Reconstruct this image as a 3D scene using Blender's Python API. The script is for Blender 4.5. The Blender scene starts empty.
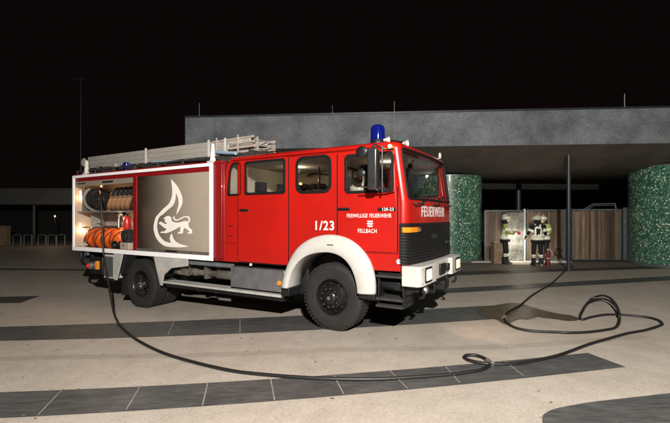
import bpy, bmesh, math, random
from mathutils import Vector, Matrix, Quaternion
random.seed(7)
R = math.radians
scn = bpy.context.scene
col = scn.collection

# ------------------------------------------------------------------ camera
cd = bpy.data.cameras.new('camera'); cam = bpy.data.objects.new('camera', cd); col.objects.link(cam)
cam.location = (0, 0, 1.77); cam.rotation_euler = (R(90), 0, 0)
cd.sensor_width = 36.0; cd.lens = 36.0 * 412 / 670
cd.shift_y = 5.5 / 670; cd.clip_start = .05; cd.clip_end = 600
scn.camera = cam

# ------------------------------------------------------------------ night sky, weak moon, exposure
SUN_EL, SUN_AZ = 38, 205
w = bpy.data.worlds.new('World'); scn.world = w; w.use_nodes = True
nt = w.node_tree; nt.nodes.clear()
sky = nt.nodes.new('ShaderNodeTexSky'); sky.sky_type = 'NISHITA'; sky.sun_disc = False
sky.sun_elevation = R(-4); sky.sun_rotation = R(SUN_AZ)
b1 = nt.nodes.new('ShaderNodeBackground'); b1.inputs[1].default_value = .01
b2 = nt.nodes.new('ShaderNodeBackground'); b2.inputs[0].default_value = (.0036, .0019, .0020, 1); b2.inputs[1].default_value = 1.0
ad = nt.nodes.new('ShaderNodeAddShader'); wo = nt.nodes.new('ShaderNodeOutputWorld')
nt.links.new(sky.outputs[0], b1.inputs[0]); nt.links.new(b1.outputs[0], ad.inputs[0])
nt.links.new(b2.outputs[0], ad.inputs[1]); nt.links.new(ad.outputs[0], wo.inputs[0])
sl = bpy.data.lights.new('moon', 'SUN'); sl.energy = .03; sl.angle = R(.5); sl.color = (1, .93, .85)
so = bpy.data.objects.new('moon', sl); col.objects.link(so)
so.rotation_euler = (R(90 - SUN_EL), 0, R(-25))

def spot(name, loc, target, energy, angle, blend, size, colr):
    l = bpy.data.lights.new(name, 'SPOT'); l.energy = energy; l.spot_size = R(angle); l.spot_blend = blend
    l.shadow_soft_size = size; l.color = colr
    o = bpy.data.objects.new(name, l); col.objects.link(o); o.location = loc
    o.rotation_euler = (Vector(target) - Vector(loc)).to_track_quat('-Z', 'Y').to_euler(); return o
def point(name, loc, energy, size, colr, parent=None):
    l = bpy.data.lights.new(name, 'POINT'); l.energy = energy; l.shadow_soft_size = size; l.color = colr
    o = bpy.data.objects.new(name, l); col.objects.link(o); o.location = loc; o.parent = parent; return o
# the floodlight on the brigade's light mast that lights the whole plaza at night
FLOOD = spot('floodlight', (.8, -3.2, 5.2), (-.3, 8.0, 0), 9900, 125, .6, .12, (1, .95, .88))
scn.view_settings.view_transform = 'Standard'; scn.view_settings.look = 'None'
scn.view_settings.exposure = 0; scn.view_settings.gamma = 1; scn.view_settings.use_curve_mapping = False

# ------------------------------------------------------------------ materials
def mat(name, c, rough=.5, metal=0., var=0., vs=3., bump=0., bs=40., coat=0., emit=None, es=0., trans=0., c2=None, spec=None, rv=0.):
    m = bpy.data.materials.new(name); m.use_nodes = True; t = m.node_tree; p = t.nodes['Principled BSDF']
    p.inputs['Base Color'].default_value = (*c, 1); p.inputs['Roughness'].default_value = rough
    p.inputs['Metallic'].default_value = metal; p.inputs['Coat Weight'].default_value = coat
    p.inputs['Coat Roughness'].default_value = .06
    if spec is not None: p.inputs['Specular IOR Level'].default_value = spec
    if trans: p.inputs['Transmission Weight'].default_value = trans
    if emit: p.inputs['Emission Color'].default_value = (*emit, 1); p.inputs['Emission Strength'].default_value = es
    tc = t.nodes.new('ShaderNodeTexCoord')
    if var or c2:
        n = t.nodes.new('ShaderNodeTexNoise'); n.inputs['Scale'].default_value = vs; n.inputs['Detail'].default_value = 6
        n.inputs['Roughness'].default_value = .65
        t.links.new(tc.outputs['Object'], n.inputs['Vector'])
        r = t.nodes.new('ShaderNodeValToRGB'); r.color_ramp.elements[0].position = .32; r.color_ramp.elements[1].position = .7
        cc = c2 or tuple(x * (1 - var) for x in c)
        r.color_ramp.elements[0].color = (*cc, 1); r.color_ramp.elements[1].color = (*c, 1)
        t.links.new(n.outputs[0], r.inputs[0]); t.links.new(r.outputs[0], p.inputs['Base Color'])
        if rv:
            mr = t.nodes.new('ShaderNodeMapRange'); mr.inputs[1].default_value = .3; mr.inputs[2].default_value = .7
            mr.inputs[3].default_value = min(1, rough + rv); mr.inputs[4].default_value = rough
            t.links.new(n.outputs[0], mr.inputs[0]); t.links.new(mr.outputs[0], p.inputs['Roughness'])
    if bump:
        n2 = t.nodes.new('ShaderNodeTexNoise'); n2.inputs['Scale'].default_value = bs; n2.inputs['Detail'].default_value = 4
        b = t.nodes.new('ShaderNodeBump'); b.inputs['Strength'].default_value = bump; b.inputs['Distance'].default_value = .01
        t.links.new(tc.outputs['Object'], n2.inputs['Vector']); t.links.new(n2.outputs[0], b.inputs['Height'])
        t.links.new(b.outputs[0], p.inputs['Normal'])
    return m
M = {}
M['red'] = mat('fire_red_paint', (.47, .011, .007), .26, var=.28, vs=.9, coat=.5, bump=.10, bs=1.6, rv=.12)
M['darkred'] = mat('body_red_paint', (.25, .006, .008), .4, var=.2, vs=2.5, coat=.2)
M['white'] = mat('white_paint', (.53, .52, .485), .35, var=.16, vs=2.2, bump=.02, bs=8)
M['greywhite'] = mat('dusty_white_paint', (.50, .49, .46), .5, var=.3, vs=5, bump=.05, bs=20)
M['tape'] = mat('white_reflective_tape', (.97, .95, .97), .30, emit=(1, .88, .95), es=.0)
M['black'] = mat('black_plastic', (.012, .012, .013), .42, var=.4, vs=8, bump=.05, bs=60)
M['rubber'] = mat('tyre_rubber', (.009, .0085, .008), .78, c2=(.018, .016, .014), vs=7, bump=.2, bs=90)
M['gasket'] = mat('window_rubber', (.007, .007, .007), .6, spec=.25)
M['rim'] = mat('black_steel_rim', (.016, .015, .015), .30, var=.4, vs=10, metal=.2, bump=.05, bs=30)
M['steel'] = mat('bright_steel', (.55, .55, .56), .32, metal=.9, var=.3, vs=12)
M['chassis'] = mat('dirty_chassis', (.045, .042, .038), .6, var=.5, vs=6, bump=.2, bs=30)
M['pipe'] = mat('dusty_pipe_metal', (.22, .20, .17), .5, var=.5, vs=10, metal=.4, bump=.2, bs=30)
M['shutter'] = mat('champagne_shutter', (.255, .21, .162), .7, var=.10, vs=2)
M['emblem'] = mat('cream_emblem_film', (.92, .86, .79), .5, var=.03)
M['letter'] = mat('white_lettering', (.66, .62, .60), .5, var=.04)
M['grillemat'] = mat('matt_black_grille', (.008, .008, .008), .55, spec=.3)
M['crew'] = mat('crew_cab_panel', (.60, .54, .45), .95, var=.15, vs=2)
M['orange'] = mat('orange_tarpaulin', (.74, .11, .01), .42, var=.35, vs=9, bump=.35, bs=14)
M['tan'] = mat('canvas_hose_weave', (.34, .16, .07), .75, var=.45, vs=14, bump=.4, bs=80)
M['darkhose'] = mat('dark_rubber_hose', (.012, .011, .011), .5, var=.4, vs=14, bump=.2, bs=60)
M['greycoat'] = mat('compartment_lining', (.44, .36, .29), .5, var=.15, vs=3)
M['shelf'] = mat('aluminium_shelf', (.42, .40, .37), .4, metal=.5, var=.2, vs=6)
M['alu'] = mat('ladder_aluminium', (.50, .47, .42), .40, metal=.3, var=.12, vs=3, bump=.05, bs=20)
M['paleblue'] = mat('pale_blue_tube', (.33, .47, .58), .35, var=.25, vs=8)
M['amber'] = mat('amber_lens', (.70, .22, .015), .2, coat=.5, emit=(1, .45, .03), es=.03)
M['redlens'] = mat('red_lens', (.55, .02, .02), .2, coat=.5)
M['blue'] = mat('blue_beacon_dome', (.008, .02, .34), .10, coat=.6, trans=.75, emit=(.02, .05, .9), es=.05)
M['chrome'] = mat('chrome_reflector', (.75, .75, .76), .12, metal=1)
M['lampglass'] = mat('headlamp_lens', (.9, .85, .74), .2, var=.1, vs=40, coat=.6, emit=(1, .82, .55), es=.85)
M['bulb'] = mat('glowing_bulb', (1, .8, .5), .3, emit=(1, .62, .22), es=14)
M['mirror'] = mat('mirror_housing_grey', (.035, .037, .037), .22, var=.4, vs=5, coat=.4)
M['lining'] = mat('cab_lining', (.55, .52, .46), .7, var=.1, vs=3)
M['seat'] = mat('dark_seat_fabric', (.03, .028, .03), .8, var=.3, vs=20)
M['maroon'] = mat('maroon_trim', (.16, .012, .015), .5, var=.2)
M['orangelamp'] = mat('interior_glow', (1, .6, .3), .4, emit=(1, .55, .2), es=3)
M['column'] = mat('dark_steel_column', (.045, .05, .06), .4, var=.3, vs=4, metal=.3)
M['galv'] = mat('galvanised_steel', (.22, .24, .25), .45, metal=.5, var=.35, vs=5)
M['pavil'] = mat('dark_panel', (.10, .10, .098), .6, var=.3, vs=2)
M['beamgrey'] = mat('grey_bulkhead_paint', (.75, .75, .76), .7, var=.25, vs=1.5)
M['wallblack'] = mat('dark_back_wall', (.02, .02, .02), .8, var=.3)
M['brownbox'] = mat('worn_cardboard_brown', (.32, .22, .13), .8, c2=(.14, .10, .07), vs=5, bump=.1, bs=30)
M['helmet'] = mat('luminous_helmet', (.62, .60, .45), .3, coat=.4, var=.15, vs=12)
M['skin'] = mat('skin', (.55, .32, .23), .55)
M['navy'] = mat('navy_turnout_cloth', (.008, .009, .014), .8, var=.4, vs=18, bump=.3, bs=35)
M['hiviz'] = mat('lime_sleeve_cloth', (.42, .50, .14), .7, var=.35, vs=14, bump=.3, bs=35)
M['reflect'] = mat('silver_reflective_band', (.88, .88, .74), .35, emit=(1, 1, .75), es=0)
M['boot'] = mat('black_boot_leather', (.012, .011, .011), .4)
M['redgear'] = mat('red_enamel', (.60, .02, .02), .35, coat=.3, var=.2)
M['dull_white'] = mat('pale_enamel', (.62, .60, .56), .5, var=.2, vs=8)

def stripes(name, c, c2, scale, axis, rough=.4, metal=.2, strength=.5):
    m = mat(name, c, rough, metal); t = m.node_tree; p = t.nodes['Principled BSDF']
    tc = t.nodes.new('ShaderNodeTexCoord'); wv = t.nodes.new('ShaderNodeTexWave'); wv.bands_direction = axis
    wv.inputs['Scale'].default_value = scale; wv.inputs['Distortion'].default_value = 0
    t.links.new(tc.outputs['Object'], wv.inputs[0])
    b = t.nodes.new('ShaderNodeBump'); b.inputs['Strength'].default_value = strength; b.inputs['Distance'].default_value = .01
    n = t.nodes.new('ShaderNodeTexNoise'); n.inputs['Scale'].default_value = 2.5; n.inputs['Detail'].default_value = 5
    t.links.new(tc.outputs['Object'], n.inputs[0])
    mx = t.nodes.new('ShaderNodeMixRGB'); mx.inputs[1].default_value = (*c, 1); mx.inputs[2].default_value = (*c2, 1)
    t.links.new(n.outputs[0], mx.inputs[0]); t.links.new(mx.outputs[0], p.inputs['Base Color'])
    t.links.new(wv.outputs[1], b.inputs['Height']); t.links.new(b.outputs[0], p.inputs['Normal']); return m
def checker_plate(name):
    m = mat(name, (.42, .42, .44), .34, .75); t = m.node_tree; p = t.nodes['Principled BSDF']
    tc = t.nodes.new('ShaderNodeTexCoord'); ch = t.nodes.new('ShaderNodeTexChecker'); ch.inputs['Scale'].default_value = 62
    ch.inputs[1].default_value = (.62, .62, .65, 1); ch.inputs[2].default_value = (.36, .36, .38, 1)
    t.links.new(tc.outputs['Object'], ch.inputs[0])
    n = t.nodes.new('ShaderNodeTexNoise'); n.inputs['Scale'].default_value = 5; t.links.new(tc.outputs['Object'], n.inputs[0])
    mx = t.nodes.new('ShaderNodeMixRGB'); mx.blend_type = 'MULTIPLY'; mx.inputs[0].default_value = .6
    t.links.new(ch.outputs[0], mx.inputs[1]); t.links.new(n.outputs[0], mx.inputs[2]); t.links.new(mx.outputs[0], p.inputs['Base Color'])
    return m
M['checker'] = checker_plate('chequer_plate')
def glass(name, tint=(.9, .92, .92), k=.12, rough=.03):
    m = bpy.data.materials.new(name); m.use_nodes = True; t = m.node_tree; t.nodes.clear()
    o = t.nodes.new('ShaderNodeOutputMaterial'); tr = t.nodes.new('ShaderNodeBsdfTransparent'); tr.inputs[0].default_value = (*tint, 1)
    g = t.nodes.new('ShaderNodeBsdfGlossy'); g.inputs[1].default_value = rough; g.inputs[0].default_value = (.9, .9, .9, 1)
    lw = t.nodes.new('ShaderNodeLayerWeight'); lw.inputs[0].default_value = .3
    ma = t.nodes.new('ShaderNodeMath'); ma.operation = 'MULTIPLY_ADD'; ma.inputs[1].default_value = .5; ma.inputs[2].default_value = k * .4
    mx = t.nodes.new('ShaderNodeMixShader'); t.links.new(lw.outputs[1], ma.inputs[0]); t.links.new(ma.outputs[0], mx.inputs[0])
    t.links.new(tr.outputs[0], mx.inputs[1]); t.links.new(g.outputs[0], mx.inputs[2]); t.links.new(mx.outputs[0], o.inputs[0]); return m
M['glass'] = glass('window_glass')

def ground_mat():       # fine beige terrazzo with faint wear
    m = mat('beige_terrazzo', (.40, .345, .28), .62); t = m.node_tree; p = t.nodes['Principled BSDF']
    ge = t.nodes.new('ShaderNodeNewGeometry'); L = t.links.new
    def noise(s, d, r=.6):
        n = t.nodes.new('ShaderNodeTexNoise'); n.inputs['Scale'].default_value = s; n.inputs['Detail'].default_value = d
        n.inputs['Roughness'].default_value = r; L(ge.outputs['Position'], n.inputs[0]); return n
    def ramp(src, a, b, pa, pb):
        r = t.nodes.new('ShaderNodeValToRGB'); e = r.color_ramp.elements
        e[0].color = (*a, 1); e[1].color = (*b, 1); e[0].position = pa; e[1].position = pb; L(src, r.inputs[0]); return r
    def mul(a, b, f=1):
        x = t.nodes.new('ShaderNodeMixRGB'); x.blend_type = 'MULTIPLY'; x.inputs[0].default_value = f; L(a, x.inputs[1]); L(b, x.inputs[2]); return x
    base = ramp(noise(.55, 5).outputs[0], (.41, .362, .312), (.47, .422, .37), .3, .7)
    vo = t.nodes.new('ShaderNodeTexVoronoi'); vo.inputs['Scale'].default_value = 105; L(ge.outputs['Position'], vo.inputs[0])
    sp = ramp(vo.outputs['Color'], (.78, .765, .745), (1.0, 1.0, 1.0), .10, .45)
    fine = ramp(noise(32, 3, .8).outputs[0], (.84, .83, .81), (1.04, 1.04, 1.04), .35, .62)
    blot = ramp(noise(2.4, 6, .7).outputs[0], (.84, .83, .81), (1.02, 1.02, 1.02), .32, .62)
    spots = ramp(noise(6.5, 2, .5).outputs[0], (1, 1, 1), (.55, .5, .45), .735, .765)
    c = mul(mul(mul(mul(base.outputs[0], sp.outputs[0], .8).outputs[0], fine.outputs[0]).outputs[0], blot.outputs[0]).outputs[0], spots.outputs[0], .6)
    L(c.outputs[0], p.inputs['Base Color'])
    b = t.nodes.new('ShaderNodeBump'); b.inputs['Strength'].default_value = .25; b.inputs['Distance'].default_value = .004
    L(vo.outputs['Distance'], b.inputs['Height']); L(b.outputs[0], p.inputs['Normal']); return m
def slate_mat(name, a, b, rough=.5):
    m = mat(name, a, rough); t = m.node_tree; p = t.nodes['Principled BSDF']; L = t.links.new
    ge = t.nodes.new('ShaderNodeNewGeometry')
    def nz(s, d, pa, pb, ca, cb, st=None):
        n = t.nodes.new('ShaderNodeTexNoise'); n.inputs['Scale'].default_value = s; n.inputs['Detail'].default_value = d; n.inputs['Roughness'].default_value = .7
        if st:
            mp = t.nodes.new('ShaderNodeMapping'); mp.inputs['Rotation'].default_value = (0, 0, R(35)); mp.inputs['Scale'].default_value = (1, st, 1)
            L(ge.outputs['Position'], mp.inputs[0]); L(mp.outputs[0], n.inputs[0])
        else: L(ge.outputs['Position'], n.inputs[0])
        r = t.nodes.new('ShaderNodeValToRGB'); e = r.color_ramp.elements; e[0].position = pa; e[1].position = pb
        e[0].color = (*ca, 1); e[1].color = (*cb, 1); L(n.outputs[0], r.inputs[0]); return r, n
    r1, n1 = nz(2.0, 8, .3, .7, a, b); r2, n2 = nz(3.5, 6, .35, .7, (.6,) * 3, (1.4,) * 3, 8)
    x = t.nodes.new('ShaderNodeMixRGB'); x.blend_type = 'MULTIPLY'; x.inputs[0].default_value = 1; L(r1.outputs[0], x.inputs[1]); L(r2.outputs[0], x.inputs[2])
    L(x.outputs[0], p.inputs['Base Color'])
    mr = t.nodes.new('ShaderNodeMapRange'); mr.inputs[3].default_value = rough + .15; mr.inputs[4].default_value = rough - .12
    L(n1.outputs[0], mr.inputs[0]); L(mr.outputs[0], p.inputs['Roughness']); return m
M['ground'] = ground_mat()
M['slate'] = slate_mat('dark_slate_paving', (.048, .050, .049), (.092, .092, .088), .5)
M['yard'] = slate_mat('dark_brown_ground', (.14, .112, .090), (.23, .19, .155), .65)
M['slate2'] = slate_mat('dark_slate_paving_far', (.045, .042, .038), (.065, .060, .055), .6)
M['joint'] = mat('pale_joint_mortar', (.30, .27, .23), .8, var=.3, vs=9)

def concrete_mat():
    m = mat('mottled_concrete', (.2, .2, .2), .8); t = m.node_tree; p = t.nodes['Principled BSDF']; L = t.links.new
    ge = t.nodes.new('ShaderNodeNewGeometry')
    def rp(s, d, ro, pa, pb, ca, cb):
        n = t.nodes.new('ShaderNodeTexNoise'); n.inputs['Scale'].default_value = s; n.inputs['Detail'].default_value = d; n.inputs['Roughness'].default_value = ro
        L(ge.outputs['Position'], n.inputs[0]); r = t.nodes.new('ShaderNodeValToRGB'); e = r.color_ramp.elements
        e[0].position = pa; e[1].position = pb; e[0].color = (*ca, 1); e[1].color = (*cb, 1); L(n.outputs[0], r.inputs[0]); return r
    a = rp(1.1, 5, .6, .3, .72, (.075, .082, .092), (.21, .225, .24)); b = rp(22, 7, .95, .38, .62, (.5, .5, .5), (1.45, 1.45, 1.45))
    x = t.nodes.new('ShaderNodeMixRGB'); x.blend_type = 'MULTIPLY'; x.inputs[0].default_value = 1
    L(a.outputs[0], x.inputs[1]); L(b.outputs[0], x.inputs[2]); L(x.outputs[0], p.inputs['Base Color']); return m
M['concrete'] = concrete_mat()
M['soffit'] = mat('brown_soffit_render', (.13, .105, .088), .8, c2=(.075, .060, .050), vs=1.2, bump=.2, bs=18)
def mosaic_mat():        # small square glass tiles, read from the UV map in metres
    m = mat('green_glass_mosaic', (.03, .1, .05), .38, coat=.08); t = m.node_tree; p = t.nodes['Principled BSDF']; L = t.links.new
    uv = t.nodes.new('ShaderNodeUVMap'); sc = t.nodes.new('ShaderNodeVectorMath'); sc.operation = 'SCALE'; sc.inputs['Scale'].default_value = 1 / .048
    L(uv.outputs[0], sc.inputs[0]); fl = t.nodes.new('ShaderNodeVectorMath'); fl.operation = 'FLOOR'; L(sc.outputs[0], fl.inputs[0])
    wn = t.nodes.new('ShaderNodeTexWhiteNoise'); wn.noise_dimensions = '3D'; L(fl.outputs[0], wn.inputs[0])
    r = t.nodes.new('ShaderNodeValToRGB'); r.color_ramp.interpolation = 'CONSTANT'; e = r.color_ramp.elements
    e[0].position = 0; e[0].color = (.028, .10, .060, 1); e[1].position = .28; e[1].color = (.050, .175, .105, 1)
    for ps, c in ((.50, (.085, .235, .15)), (.64, (.13, .31, .20)), (.73, (.025, .085, .08)), (.80, (.22, .36, .25)), (.87, (.34, .46, .34)), (.95, (.72, .76, .62))):
        k = e.new(ps); k.color = (*c, 1)
    L(wn.outputs[0], r.inputs[0])
    fr = t.nodes.new('ShaderNodeVectorMath'); fr.operation = 'FRACTION'; L(sc.outputs[0], fr.inputs[0])
    sx = t.nodes.new('ShaderNodeSeparateXYZ'); L(fr.outputs[0], sx.inputs[0])
    def gt(s):
        a = t.nodes.new('ShaderNodeMath'); a.operation = 'GREATER_THAN'; a.inputs[1].default_value = .12; L(s, a.inputs[0]); return a
    mm = t.nodes.new('ShaderNodeMath'); mm.operation = 'MULTIPLY'; L(gt(sx.outputs[0]).outputs[0], mm.inputs[0]); L(gt(sx.outputs[1]).outputs[0], mm.inputs[1])
    x = t.nodes.new('ShaderNodeMixRGB'); x.inputs[1].default_value = (.05, .075, .055, 1); L(mm.outputs[0], x.inputs[0]); L(r.outputs[0], x.inputs[2])
    L(x.outputs[0], p.inputs['Base Color'])
    bp = t.nodes.new('ShaderNodeBump'); bp.inputs['Strength'].default_value = .5; bp.inputs['Distance'].default_value = .006
    ad2 = t.nodes.new('ShaderNodeMath'); ad2.operation = 'ADD'; L(mm.outputs[0], ad2.inputs[0])
    wn2 = t.nodes.new('ShaderNodeTexNoise'); wn2.inputs['Scale'].default_value = .55; L(sc.outputs[0], wn2.inputs[0]); L(wn2.outputs[0], ad2.inputs[1])
    L(ad2.outputs[0], bp.inputs['Height']); L(bp.outputs[0], p.inputs['Normal']); return m
M['mosaic'] = mosaic_mat()
def wood_mat(name, a, b):
    m = mat(name, a, .75); t = m.node_tree; p = t.nodes['Principled BSDF']; L = t.links.new
    ge = t.nodes.new('ShaderNodeNewGeometry'); mp = t.nodes.new('ShaderNodeMapping'); mp.inputs['Scale'].default_value = (7, 7, .5)
    L(ge.outputs['Position'], mp.inputs[0]); n = t.nodes.new('ShaderNodeTexNoise'); n.inputs['Scale'].default_value = 1.6; n.inputs['Detail'].default_value = 5
    L(mp.outputs[0], n.inputs[0]); r = t.nodes.new('ShaderNodeValToRGB'); e = r.color_ramp.elements; e[0].position = .3; e[1].position = .7
    e[0].color = (*a, 1); e[1].color = (*b, 1); L(n.outputs[0], r.inputs[0])
    isl = t.nodes.new('ShaderNodeMapRange'); isl.inputs[3].default_value = .35; isl.inputs[4].default_value = 1.35; L(ge.outputs['Random Per Island'], isl.inputs[0])
    x = t.nodes.new('ShaderNodeVectorMath'); x.operation = 'SCALE'; L(r.outputs[0], x.inputs[0]); L(isl.outputs[0], x.inputs['Scale']); L(x.outputs[0], p.inputs['Base Color']); return m
M['wood'] = wood_mat('weathered_gate_boards', (.085, .055, .038), (.24, .165, .11))
M['wood2'] = wood_mat('dark_gate_boards', (.05, .034, .026), (.14, .095, .07))
def puddle_mat():
    m = mat('wet_stain', (.20, .135, .072), .42, c2=(.085, .060, .038), vs=3.5, rv=.15); return m
M['puddle'] = puddle_mat()
M['sand'] = mat('tan_sandy_smear', (.30, .20, .11), .7, c2=(.16, .105, .06), vs=4, bump=.1, bs=60)

# ------------------------------------------------------------------ mesh helpers
def link(name, me, parent=None, mats=None):
    o = bpy.data.objects.new(name, me); col.objects.link(o); o.parent = parent
    for m_ in (mats or []): me.materials.append(m_)
    return o
def finish(me, ang=38):
    me.polygons.foreach_set('use_smooth', [True] * len(me.polygons)); me.update()
    try: me.set_sharp_from_angle(angle=R(ang))
    except Exception: pass
def empty(name, loc=(0, 0, 0), rz=0, parent=None):
    o = bpy.data.objects.new(name, None); col.objects.link(o); o.location = loc; o.rotation_euler = (0, 0, rz); o.parent = parent
    o.empty_display_size = .1; return o
def tag(o, label, cat, group=None, kind=None):
    if label: o['label'] = label
    if cat: o['category'] = cat
    if group: o['group'] = group
    if kind: o['kind'] = kind
    return o
def catmull(pts, n=6, closed=False):
    P_ = [Vector(p) for p in pts]; N = len(P_); out = []
    for i in range(N if closed else N - 1):
        p0 = P_[(i - 1) % N] if (closed or i) else P_[0]; p1 = P_[i]; p2 = P_[(i + 1) % N]
        p3 = P_[(i + 2) % N] if (closed or i + 2 < N) else P_[-1]
        for k in range(n):
            t_ = k / n; out.append(.5 * ((2 * p1) + (p2 - p0) * t_ + (2 * p0 - 5 * p1 + 4 * p2 - p3) * t_ ** 2 + (3 * p1 - p0 - 3 * p2 + p3) * t_ ** 3))
    if not closed: out.append(P_[-1])
    return out
def rrect(x0, y0, x1, y1, r, n=5):
    out = []
    for cx_, cy_, a0 in ((x1 - r, y0 + r, -90), (x1 - r, y1 - r, 0), (x0 + r, y1 - r, 90), (x0 + r, y0 + r, 180)):
        for k in range(n + 1):
            a = R(a0 + 90 * k / n); out.append((cx_ + r * math.cos(a), cy_ + r * math.sin(a)))
    return out
class B:
    def __init__(s): s.bm = bmesh.new()
    def box(s, a, b, mi=0, rot=None):
        c = [(x + y) / 2 for x, y in zip(a, b)]; d = [abs(y - x) for x, y in zip(a, b)]
        m4 = Matrix.Translation(c) @ (rot.to_4x4() if rot else Matrix()) @ Matrix.Diagonal((*d, 1))
        r = bmesh.ops.create_cube(s.bm, size=1, matrix=m4)
        if mi:
            for f in {f for v in r['verts'] for f in v.link_faces}: f.material_index = mi
        return s
    def cyl(s, p0, p1, r0, r1=None, seg=16, mi=0):
        p0, p1 = Vector(p0), Vector(p1); r1 = r0 if r1 is None else r1; d = p1 - p0
        q = d.to_track_quat('Z', 'Y').to_matrix().to_4x4()
        r = bmesh.ops.create_cone(s.bm, cap_ends=True, segments=seg, radius1=max(r0, 1e-5), radius2=max(r1, 1e-5), depth=d.length, matrix=Matrix.Translation((p0 + p1) / 2) @ q)
        if mi:
            for f in {f for v in r['verts'] for f in v.link_faces}: f.material_index = mi
        return s
    def ball(s, c, r, seg=14, sc=(1, 1, 1), mi=0, rot=None):
        m4 = Matrix.Translation(c) @ (rot.to_4x4() if rot else Matrix()) @ Matrix.Diagonal((*[r * k for k in sc], 1))
        q = bmesh.ops.create_uvsphere(s.bm, u_segments=seg, v_segments=max(6, seg // 2 + 2), radius=1, matrix=m4)
        if mi:
            for f in {f for v in q['verts'] for f in v.link_faces}: f.material_index = mi
        return s
    def tube(s, pts, r, seg=8, n=0, closed=False, mi=0):
        P_ = catmull(pts, n, closed) if n else [Vector(p) for p in pts]; N = len(P_); rings = []
        rr = r if callable(r) else (lambda t_: r); up = None
        for i, p in enumerate(P_):
            a = P_[(i - 1) % N] if (closed or i) else p; b = P_[(i + 1) % N] if (closed or i < N - 1) else p
            tg = (b - a).normalized() if (b - a).length > 1e-9 else Vector((0, 0, 1))
            if up is None: up = Vector((0, 0, 1)) if abs(tg.z) < .9 else Vector((1, 0, 0))
            sd = tg.cross(up).normalized(); up = sd.cross(tg).normalized(); q = rr(i / max(1, N - 1))
            rings.append([s.bm.verts.new(p + q * (math.cos(2 * math.pi * k / seg) * sd + math.sin(2 * math.pi * k / seg) * up)) for k in range(seg)])
        for i in range(N if closed else N - 1):
            A, C = rings[i], rings[(i + 1) % N]
            for k in range(seg):
                f = s.bm.faces.new((A[k], A[(k + 1) % seg], C[(k + 1) % seg], C[k])); f.material_index = mi
        if not closed:
            for rg in (rings[0][::-1], rings[-1]):
                f = s.bm.faces.new(rg); f.material_index = mi
        return s
    def lathe(s, prof, o=(0, 0, 0), axis='y', seg=32, mi=0, close=False):   # prof: (radius, height along axis)
        o = Vector(o); rings = []
        for r_, h_ in prof:
            rg = []
            for k in range(seg):
                a = 2 * math.pi * k / seg; c_, s_ = r_ * math.cos(a), r_ * math.sin(a)
                v = {'y': (c_, h_, s_), 'z': (c_, s_, h_), 'x': (h_, c_, s_)}[axis]; rg.append(s.bm.verts.new(o + Vector(v)))
            rings.append(rg)
        pr = list(zip(rings, rings[1:])) + ([(rings[-1], rings[0])] if close else [])
        for A, C in pr:
            for k in range(seg):
                f = s.bm.faces.new((A[k], A[(k + 1) % seg], C[(k + 1) % seg], C[k])); f.material_index = mi
        return s
    def prism(s, poly, plane, a, b, mi=0):
        mp = {'xz': lambda p, h: (p[0], h, p[1]), 'xy': lambda p, h: (p[0], p[1], h), 'yz': lambda p, h: (h, p[0], p[1])}[plane]
        A = [s.bm.verts.new(mp(p, a)) for p in poly]; C = [s.bm.verts.new(mp(p, b)) for p in poly]; n = len(poly)
        fs = [s.bm.faces.new(A), s.bm.faces.new(C[::-1])] + [s.bm.faces.new((A[i], C[i], C[(i + 1) % n], A[(i + 1) % n])) for i in range(n)]
        for f in fs: f.material_index = mi
        return s
    def grid(s, rows, mi=0, closed=False):
        V = [[s.bm.verts.new(p) for p in r] for r in rows]
        for A, C in zip(V, V[1:]):
            m_ = len(A)
            for k in range(m_ if closed else m_ - 1):
                f = s.bm.faces.new((A[k], A[(k + 1) % m_], C[(k + 1) % m_], C[k])); f.material_index = mi
        return s
    def done(s, name, mats, parent=None, bevel=0, ang=38, seg=2, recalc=True, solid=0):
        if recalc: bmesh.ops.recalc_face_normals(s.bm, faces=s.bm.faces)
        me = bpy.data.meshes.new(name); s.bm.to_mesh(me); s.bm.free(); finish(me, ang)
        o = link(name, me, parent, mats if isinstance(mats, (list, tuple)) else [mats])
        if solid:
            k = o.modifiers.new('thick', 'SOLIDIFY'); k.thickness = solid; k.offset = 0
        if bevel:
            k = o.modifiers.new('edge', 'BEVEL'); k.width = bevel; k.segments = seg; k.limit_method = 'ANGLE'; k.angle_limit = R(35)
        return o
def flat(outer, holes=(), th=.01, plane='xz', off=0, bev=0.):
    """filled outline with holes, given thickness, as a mesh; 'xz' faces -y"""
    cu = bpy.data.curves.new('tmp', 'CURVE'); cu.dimensions = '2D'; cu.fill_mode = 'BOTH'; cu.extrude = max(th / 2 - bev, 0)
    cu.bevel_depth = bev; cu.offset = -bev; cu.bevel_resolution = 1
    for lp in [outer, *holes]:
        sp = cu.splines.new('POLY'); sp.points.add(len(lp) - 1); sp.use_cyclic_u = True
        for q, p in zip(sp.points, lp): q.co = (p[0], p[1], 0, 1)
    return from_curve(cu, th, plane, off)
def from_curve(cu, th, plane, off):
    o = bpy.data.objects.new('tmp', cu); col.objects.link(o); bpy.context.view_layer.update()
    me = bpy.data.meshes.new_from_object(o.evaluated_get(bpy.context.evaluated_depsgraph_get()))
    bpy.data.objects.remove(o); bpy.data.curves.remove(cu)
    for v in me.vertices:
        x, y, z = v.co
        v.co = {'xz': (x, off + th / 2 - z, y), 'yz': (off + z, x, y), 'xy': (x, y, off + th / 2 + z)}[plane]
    if plane == 'yz': pass
    finish(me, 30); return me
def plate(name, outer, holes, th, m, parent, plane='xz', off=0, bev=0.):
    return link(name, flat(outer, holes, th, plane, off, bev), parent, [m])
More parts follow.
